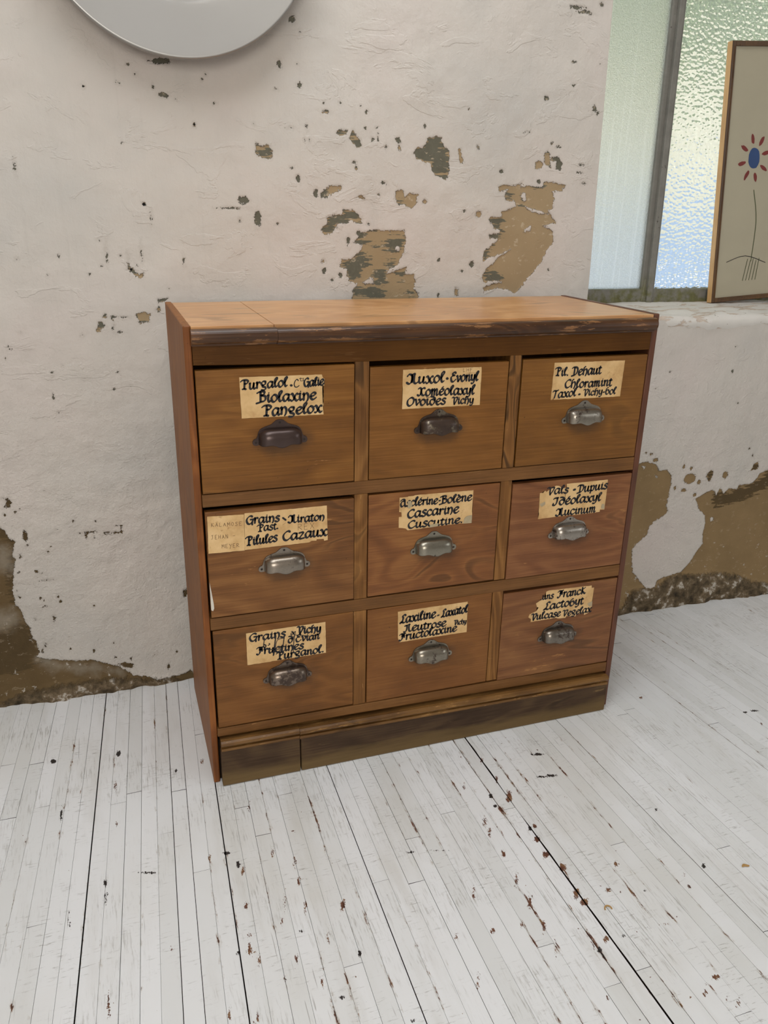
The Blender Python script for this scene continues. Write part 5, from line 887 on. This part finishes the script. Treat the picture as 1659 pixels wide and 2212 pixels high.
# bullnose moulding under the top, in two lengths
def bull(xa, xb, dz, label):
    y1, z0, z1, yf = .0, 1.0008, 1.0315, -.0265
    prof = [(y1, z0), (-.012, z0), (-.014, z0+.0035)]
    for k in range(13):
        a = -math.pi/2+math.pi*k/12
        prof.append((yf+.0125-.0125*math.cos(a), (z0+.0035+z1)/2+(z1-z0-.0035)/2*math.sin(a)))
    prof += [(-.004, z1), (-.0025, z1-.0015), (y1, z1-.0015)]
    bm = bmesh.new(); add_profile_x(bm, [(y, z+dz) for y, z in prof], xa, xb)
    o = bm_obj('top_moulding', bm, m_mould, cab); o['label'] = label
bull(.0125, .1730, 0, 'short dull worn length of the nosing at the left'); bull(.1736, 1.0300, -.0012, 'long glossy dark nosing')
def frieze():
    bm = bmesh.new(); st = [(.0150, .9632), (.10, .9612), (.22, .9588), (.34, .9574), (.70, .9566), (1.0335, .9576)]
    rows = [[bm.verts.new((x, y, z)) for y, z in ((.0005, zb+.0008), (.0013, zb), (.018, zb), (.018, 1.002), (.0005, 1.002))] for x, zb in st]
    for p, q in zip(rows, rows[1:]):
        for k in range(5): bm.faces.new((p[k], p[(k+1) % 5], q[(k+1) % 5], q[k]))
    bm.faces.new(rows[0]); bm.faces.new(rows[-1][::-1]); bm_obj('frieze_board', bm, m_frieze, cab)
frieze()
part('drawer_rail', m_rail, [(.0150, 0, .6768), (1.0335, 0, .6700), (1.0335, .38, .6700), (.0150, .38, .6768), (.0150, 0, .7035), (1.0335, 0, .7020), (1.0335, .38, .7020), (.0150, .38, .7035)])
part('drawer_rail', m_rail, [(.0150, 0, .3960), (1.0335, 0, .3888), (1.0335, .38, .3888), (.0150, .38, .3960), (.0150, 0, .4243), (1.0335, 0, .4195), (1.0335, .38, .4195), (.0150, .38, .4243)])
part('bottom_rail', m_rail, [(.0150, 0, .1243), (1.0335, 0, .1090), (1.0335, .38, .1090), (.0150, .38, .1243), (.0150, 0, .1455), (1.0335, 0, .1365), (1.0335, .38, .1365), (.0150, .38, .1455)])
for (xa, xb) in ((.3340, .3640), (.6822, .7100)):
    for (za, zb) in ((.7032, .9572 if xa > .5 else .9578), (.4236, .6722 if xa > .5 else .6742), (.1440, .3930)):
        part('divider', m_div, (xa, xb, .0004, .375, za, zb))
# base moulding (two lengths with a slanting crack) and plinth boards
def basemould(xa, xb, dz):
    prof = [(.0120, .088), (-.0165, .088), (-.0185, .0915), (-.0175, .0965), (-.0085, .0985), (-.0080, .1010), (-.0190, .1030), (-.0215, .1075), (-.0200, .1120), (-.0150, .1150), (-.0080, .1158), (-.0020, .1140), (.0040, .1130), (.0120, .1130)]
    bm = bmesh.new(); add_profile_x(bm, [(y, z+dz) for y, z in prof], xa, xb, slope=-.0128)
    bm_obj('base_moulding', bm, m_base, cab)
basemould(.0195, .1990, .0050); basemould(.2000, 1.0315, .0028)
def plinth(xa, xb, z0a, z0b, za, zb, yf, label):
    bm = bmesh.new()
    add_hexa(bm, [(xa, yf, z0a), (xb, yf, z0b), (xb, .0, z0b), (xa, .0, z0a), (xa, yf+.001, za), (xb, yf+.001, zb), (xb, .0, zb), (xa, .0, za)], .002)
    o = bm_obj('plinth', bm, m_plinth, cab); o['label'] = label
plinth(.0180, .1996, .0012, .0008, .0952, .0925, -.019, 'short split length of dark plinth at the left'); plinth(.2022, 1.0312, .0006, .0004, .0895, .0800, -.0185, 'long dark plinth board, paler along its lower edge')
part('carcass_rail', M['dark'], (.0150, 1.0335, .0125, .03, 0.0, .108), bevel=0)

DR = {'11': (.0170, .3322, .7055, .9535, -.0012), '12': (.3660, .6800, .7040, .9450, .0006), '13': (.7140, .1+.9325, .7038, .9468, .0004),
      '21': (.0180, .3328, .4270, .6668, -.0022), '22': (.3662, .6802, .4258, .6690, .0000), '23': (.7130, 1.0325, .4218, .6620, -.0006),
      '31': (.0185, .3328, .1478, .3935, -.0010), '32': (.3668, .6804, .1440, .3915, .0002), '33': (.7118, 1.0322, .1400, .3830, .0)}
HP = {'11': (.1762, .8060), '12': (.5213, .8062), '13': (.8784, .8052), '21': (.1776, .5284), '22': (.5217, .5253), '23': (.8722, .5238), '31': (.1780, .2522), '32': (.5263, .2456), '33': (.8725, .2414)}
TINT = {'11': ((95, 59, 21), (121, 78, 30), (143, 97, 42)), '12': ((97, 61, 22), (122, 79, 32), (145, 97, 45)), '13': ((93, 59, 21), (117, 76, 30), (138, 94, 40)),
        '21': ((91, 57, 28), (117, 76, 38), (143, 99, 55)), '22': ((99, 61, 32), (125, 79, 42), (151, 103, 57)), '23': ((97, 59, 34), (121, 77, 46), (145, 99, 61)),
        '31': ((91, 57, 23), (116, 74, 32), (136, 91, 45)), '32': ((97, 59, 25), (121, 77, 36), (143, 97, 49)), '33': ((95, 59, 32), (119, 77, 45), (140, 97, 57))}
PAT = {'11': (1.0, (60, 48, 44), 'dark brown cup pull'), '12': (.52, (132, 122, 106), 'cup pull half dark and half bare metal'), '13': (.33, (156, 148, 136), 'pale cup pull with flaking brown patches'), '21': (.28, (150, 140, 128), None), '22': (.16, (152, 146, 132), None),
       '23': (.40, (168, 160, 150), None), '31': (.5, (128, 114, 102), 'brownish cup pull with bare rubbed streaks'), '32': (.24, (150, 142, 128), None), '33': (.42, (134, 126, 116), None)}
NAMES = {'11': 'top left drawer labelled Purgalol', '12': 'top middle drawer labelled Muxol', '13': 'top right drawer labelled Pil. Dehaut', '21': 'middle left drawer with two labels', '22': 'centre drawer labelled Cascarine', '23': 'middle right drawer labelled Vals - Dupuis', '31': 'bottom left drawer labelled Grains de Vichy', '32': 'bottom middle drawer labelled Laxiline', '33': 'bottom right drawer labelled Franck'}
for i, (k, (x0, x1, z0, z1, yo)) in enumerate(DR.items()):
    xc, zc = (x0+x1)/2, (z0+z1)/2; hw, hh = (x1-x0)/2, (z1-z0)/2
    hx, hz = HP[k]
    d, m_, l = TINT[k]
    mat = mat_wood('drawer_wood', d, m_, l, 'X', 11.0+i*2.37, .40, fig=(.55 if k in ('12', '13', '32') else 1.0), fibre=.35, wear=(.3 if k in ('21', '33', '23') else .1), stain=(hx-xc+.006, hz-zc-.002, .075), wearcol=(164, 116, 68), spec=.3)
    bm = bmesh.new()
    add_box(bm, -hw, hw, 0, .018, -hh, hh, .0016, 2)
    for bx_ in ((-hw+.002, -hw+.012), (hw-.012, hw-.002)): add_box(bm, bx_[0], bx_[1], .0182, .36, -hh+.004, hh-.03)
    add_box(bm, -hw+.0122, hw-.0122, .0182, .36, -hh+.006, -hh+.012); add_box(bm, -hw+.0122, hw-.0122, .35, .36, -hh+.0122, hh-.03)
    dr = bm_obj('drawer', bm, mat, cab, (xc, yo, zc)); dr['label'] = NAMES[k]
    lb = make_label(k, dr, (xc, zc), seed=i)
    if k == '21':
        c = make_label('21c', dr, (xc, zc), lift=.0009, seed=1); c.name = 'pencilled_card'; c.data.name = 'pencilled_card'; c['label'] = 'plain card with faint pencilled names'
        # white paint drip on the left edge
        bm = bmesh.new(); pts = [(-hw+.0005, -.035), (-hw+.0035, -.06), (-hw+.0062, -.085), (-hw+.0068, -.097), (-hw+.004, -.103), (-hw+.0005, -.100)]
        f = bm.faces.new([bm.verts.new((x, -.0009, z)) for x, z in pts]); r = bmesh.ops.extrude_face_region(bm, geom=[f])
        for v in [g for g in r['geom'] if isinstance(g, bmesh.types.BMVert)]: v.co.y = .0002
        bm_obj('paint_drip', bm, mat_simple('white_paint', (206, 200, 188), .4), dr)
    # each pull its own plating
    pm = mat_pull('worn_plated_steel', i*3.3, PAT[k][0], PAT[k][1]) if k != '11' else mat_simple('brown_bronzed_metal', (70, 56, 52), .30, .55)
    me = PULL.copy(); p = link('cup_pull', me, pm, dr, (hx-xc, -.0002, hz-zc))
    if PAT[k][2]: p['label'] = PAT[k][2]
    sm = p.modifiers.new('thickness', 'SOLIDIFY'); sm.thickness = .0009; sm.offset = -1
    for (sx_, sz_) in ((-.0492, -.0004), (.0492, -.0004), (0, .0382)):
        s = bpy.data.objects.new('screw', SCREW); COL.objects.link(s); s.parent = dr; s.location = (hx-xc+sx_, -.0018, hz-zc+sz_)

# ------------------------------------------------------------------ brushed dish on the wall
def build_dish():
    R = .2918; o0 = empty('wall_dish'); o0.matrix_world = WALL_M @ Matrix.Translation(Vector((.0667, 0, 1.8219)))
    tag(o0, 'large round brushed aluminium dish hung on the wall above the chest', 'wall dish')
    t = NT('brushed_aluminium'); P = t.coord('Object')
    xz = t.sep(P)
    b = t.bsdf(t.mix(t.noise(P, 3, 3), lin((154, 152, 149)), lin((170, 168, 165))), .40, .95, normal=t.bump(t.noise(t.coord('Object', (4, 4, 260)), 1.0, 3), .04, .0005))
    b.inputs['Anisotropic'].default_value = .35
    n = 128; prof = []
    for k in range(15):
        r = R*.965*k/14; prof.append((r, -.054-.022*(k/14)**2))
    prof += [(R*.982, -.0768), (R*.991, -.0770), (R*.997, -.0757), (R, -.0725), (R, -.062), (R*.993, -.058), (R*.98, -.0575), (R*.97, -.068), (R*.6, -.057), (R*.2, -.0505)]
    vs, fs = [], []
    for r, y in prof:
        for k in range(n): vs.append((max(r, .0005)*math.cos(k*math.tau/n), y, max(r, .0005)*math.sin(k*math.tau/n)))
    for j in range(len(prof)-1):
        for k in range(n): fs.append((j*n+k, j*n+(k+1) % n, (j+1)*n+(k+1) % n, (j+1)*n+k))
    link('dish', mesh_from('dish', vs, fs), t.m, o0, smooth=True)
    bm = bmesh.new(); bmesh.ops.create_cone(bm, cap_ends=True, segments=24, radius1=.035, radius2=.028, depth=.052, matrix=Matrix.Translation((0, -.025, 0)) @ Matrix.Rotation(math.pi/2, 4, 'X'))
    bm_obj('hanger', bm, mat_simple('dark_steel', (70, 68, 66), .5, .8), o0)
build_dish()

# ------------------------------------------------------------------ framed print leaning on the sill
def build_picture():
    B = WALL_M @ Vector((1.678, .150, .9862)); T = WALL_M @ Vector((1.632, .178, 1.7145))
    up = (T-B); Hh = up.length; up.normalize()
    rt = WALL_M.to_3x3() @ Vector((1, 0, .0)); rt = (rt-up*rt.dot(up)).normalized()
    fw = up.cross(rt)                                   # towards the window... checked below
    inward = WALL_M.to_3x3() @ Vector((0, 1, 0))
    if fw.dot(inward) < 0: fw = -fw
    m = Matrix((rt, fw, up)).transposed().to_4x4(); m.translation = B
    o0 = empty('framed_print'); o0.matrix_world = m
    tag(o0, 'framed flower print leaning against the window on the sill', 'picture')
    Wp = .56; fr = .0135; dp = .021
    m_face = mat_wood('frame_face', (58, 38, 22), (84, 58, 32), (112, 80, 44), 'Z', 21.0, .35, fig=.6)
    m_pale = mat_wood('frame_side', (176, 132, 84), (206, 164, 112), (226, 188, 138), 'Z', 22.0, .4, fig=.5)
    def bar(x0, x1, z0, z1):
        bm = bmesh.new(); add_box(bm, x0, x1, 0, dp, z0, z1, .0012); bmesh.ops.recalc_face_normals(bm, faces=bm.faces)
        for f in bm.faces:
            if abs(f.normal.x) > .8 and (f.calc_center_median().x < .003 or f.calc_center_median().x > Wp-.003): f.material_index = 1
        # raised inner bead
        if x1-x0 < .05: xb = (x1-.004, x1) if x0 < .1 else (x0, x0+.004); add_box(bm, xb[0], xb[1], -.0015, .004, z0+fr, z1-fr, .0006)
        else:
            zb = (z1-.004, z1) if z0 < .1 else (z0, z0+.004); add_box(bm, x0+fr, x1-fr, -.0015, .004, zb[0], zb[1], .0006)
        return bm
    for q in ((0, fr, 0, Hh), (Wp-fr, Wp, 0, Hh), (fr, Wp-fr, 0, fr), (fr, Wp-fr, Hh-fr, Hh)):
        bm_obj('frame_bar', bar(*q), [m_face, m_pale], o0)
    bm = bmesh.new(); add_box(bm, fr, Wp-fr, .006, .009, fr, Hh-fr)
    bm_obj('print_sheet', bm, mat_simple('shade_toned_cream_paper', (168, 160, 138), .6, var=.03, scale=8), o0)  # cream paper toned darker, backlit shade put into its colour
    bm = bmesh.new(); add_box(bm, fr, Wp-fr, .0095, .019, fr, Hh-fr); bm_obj('backing_board', bm, mat_simple('backing_card', (120, 92, 62), .8), o0)
    # plain flower drawing: blue centre, dark red strokes, a stem and some grass
    rng = random.Random(4); bm = bmesh.new(); cx_, cz_ = .118, .418
    def blob(cx, cz, rx, rz, rot, mi, n=18, j=.06):
        vs = []
        for k in range(n):
            a = k*math.tau/n; r = 1+rng.uniform(-j, j); x, z = rx*r*math.cos(a), rz*r*math.sin(a)
            vs.append(bm.verts.new((cx+x*math.cos(rot)-z*math.sin(rot), .0054, cz+x*math.sin(rot)+z*math.cos(rot))))
        f = bm.faces.new(vs); f.material_index = mi; f.normal_update()
        if f.normal.y > 0: f.normal_flip()
    blob(cx_, cz_, .021, .030, .0, 0)
    for k in range(8):
        a = k*math.tau/8+.25; blob(cx_+.044*math.cos(a), cz_+.055*math.sin(a), .015, .0058, a, 1, 12, .12)
    def line(p, w, mi): ribbon(bm, catmull(p), w*.8, w, .0053, mi)
    line([(cx_+.01, cz_-.09), (cx_+.03, cz_-.18), (cx_+.025, cz_-.30)], .0028, 2)
    line([(.05, .12), (.12, .135), (.20, .11)], .0022, 3)
    for k in range(5): line([(cx_+.0+.012*k, .06), (cx_+.012+.011*k, .125-.006*(k % 2))], .0022, 2)
    blob(.27, .56, .022, .022, 0, 4); line([(.27, .53), (.25, .40), (.20, .27)], .0024, 2)
    blob(.36, .40, .024, .020, .4, 1); line([(.35, .37), (.30, .28), (.26, .2)], .0024, 3)
    me = bpy.data.meshes.new('printed_flower'); bm.to_mesh(me); bm.free()
    mats = [mat_simple('blue_print', (40, 66, 110), .6), mat_simple('red_print', (112, 40, 34), .6), mat_simple('green_print', (66, 74, 40), .6), mat_simple('black_print', (40, 34, 30), .6), mat_simple('orange_print', (196, 96, 50), .6)]
    link('printed_flower', me, mats, o0)
build_picture()

# two tiny flecks lying on the boards
def fleck(pos, curl, label):
    bm = bmesh.new(); n = 10
    A, B = [], []
    for k in range(n+1):
        f = k/n
        if curl: a = -.4+3.6*f; x, y, r = .0068*math.cos(a), .0068*math.sin(a), .0013
        else: x, y, r = -.008+.016*f, .002*math.sin(5*f), .0034*math.sin(math.pi*(.12+.8*f))
        z = .0006+.0009*math.sin(3*f)
        A.append(x); B.append((y, r, z))
    rings = []
    for k in range(n+1):
        x, (y, r, z) = A[k], B[k]
        d = math.atan2(y, x) if curl else math.pi/2
        rings.append([bm.verts.new((x+r*math.cos(d)*c_, y+r*math.sin(d)*c_, z+h_)) for c_, h_ in ((-1, -.0002), (1, -.0002), (.8, .0012), (-.8, .0012))])
    for p, q in zip(rings, rings[1:]):
        for k in range(4): bm.faces.new((p[k], p[(k+1) % 4], q[(k+1) % 4], q[k]))
    bm.faces.new(rings[0]); bm.faces.new(rings[-1])
    o = bm_obj('paint_fleck', bm, mat_simple('ochre_fleck', (178, 140, 84), .6), None, (pos[0], pos[1], .0001))
    tag(o, label, 'fleck', 'ochre flecks on the floor')
fleck(FLECKS[0], False, 'small flat ochre fleck on the white floorboards near the right edge of the photo')
fleck(FLECKS[1], True, 'small curled ochre fleck on the floorboards just right of the long open crack')
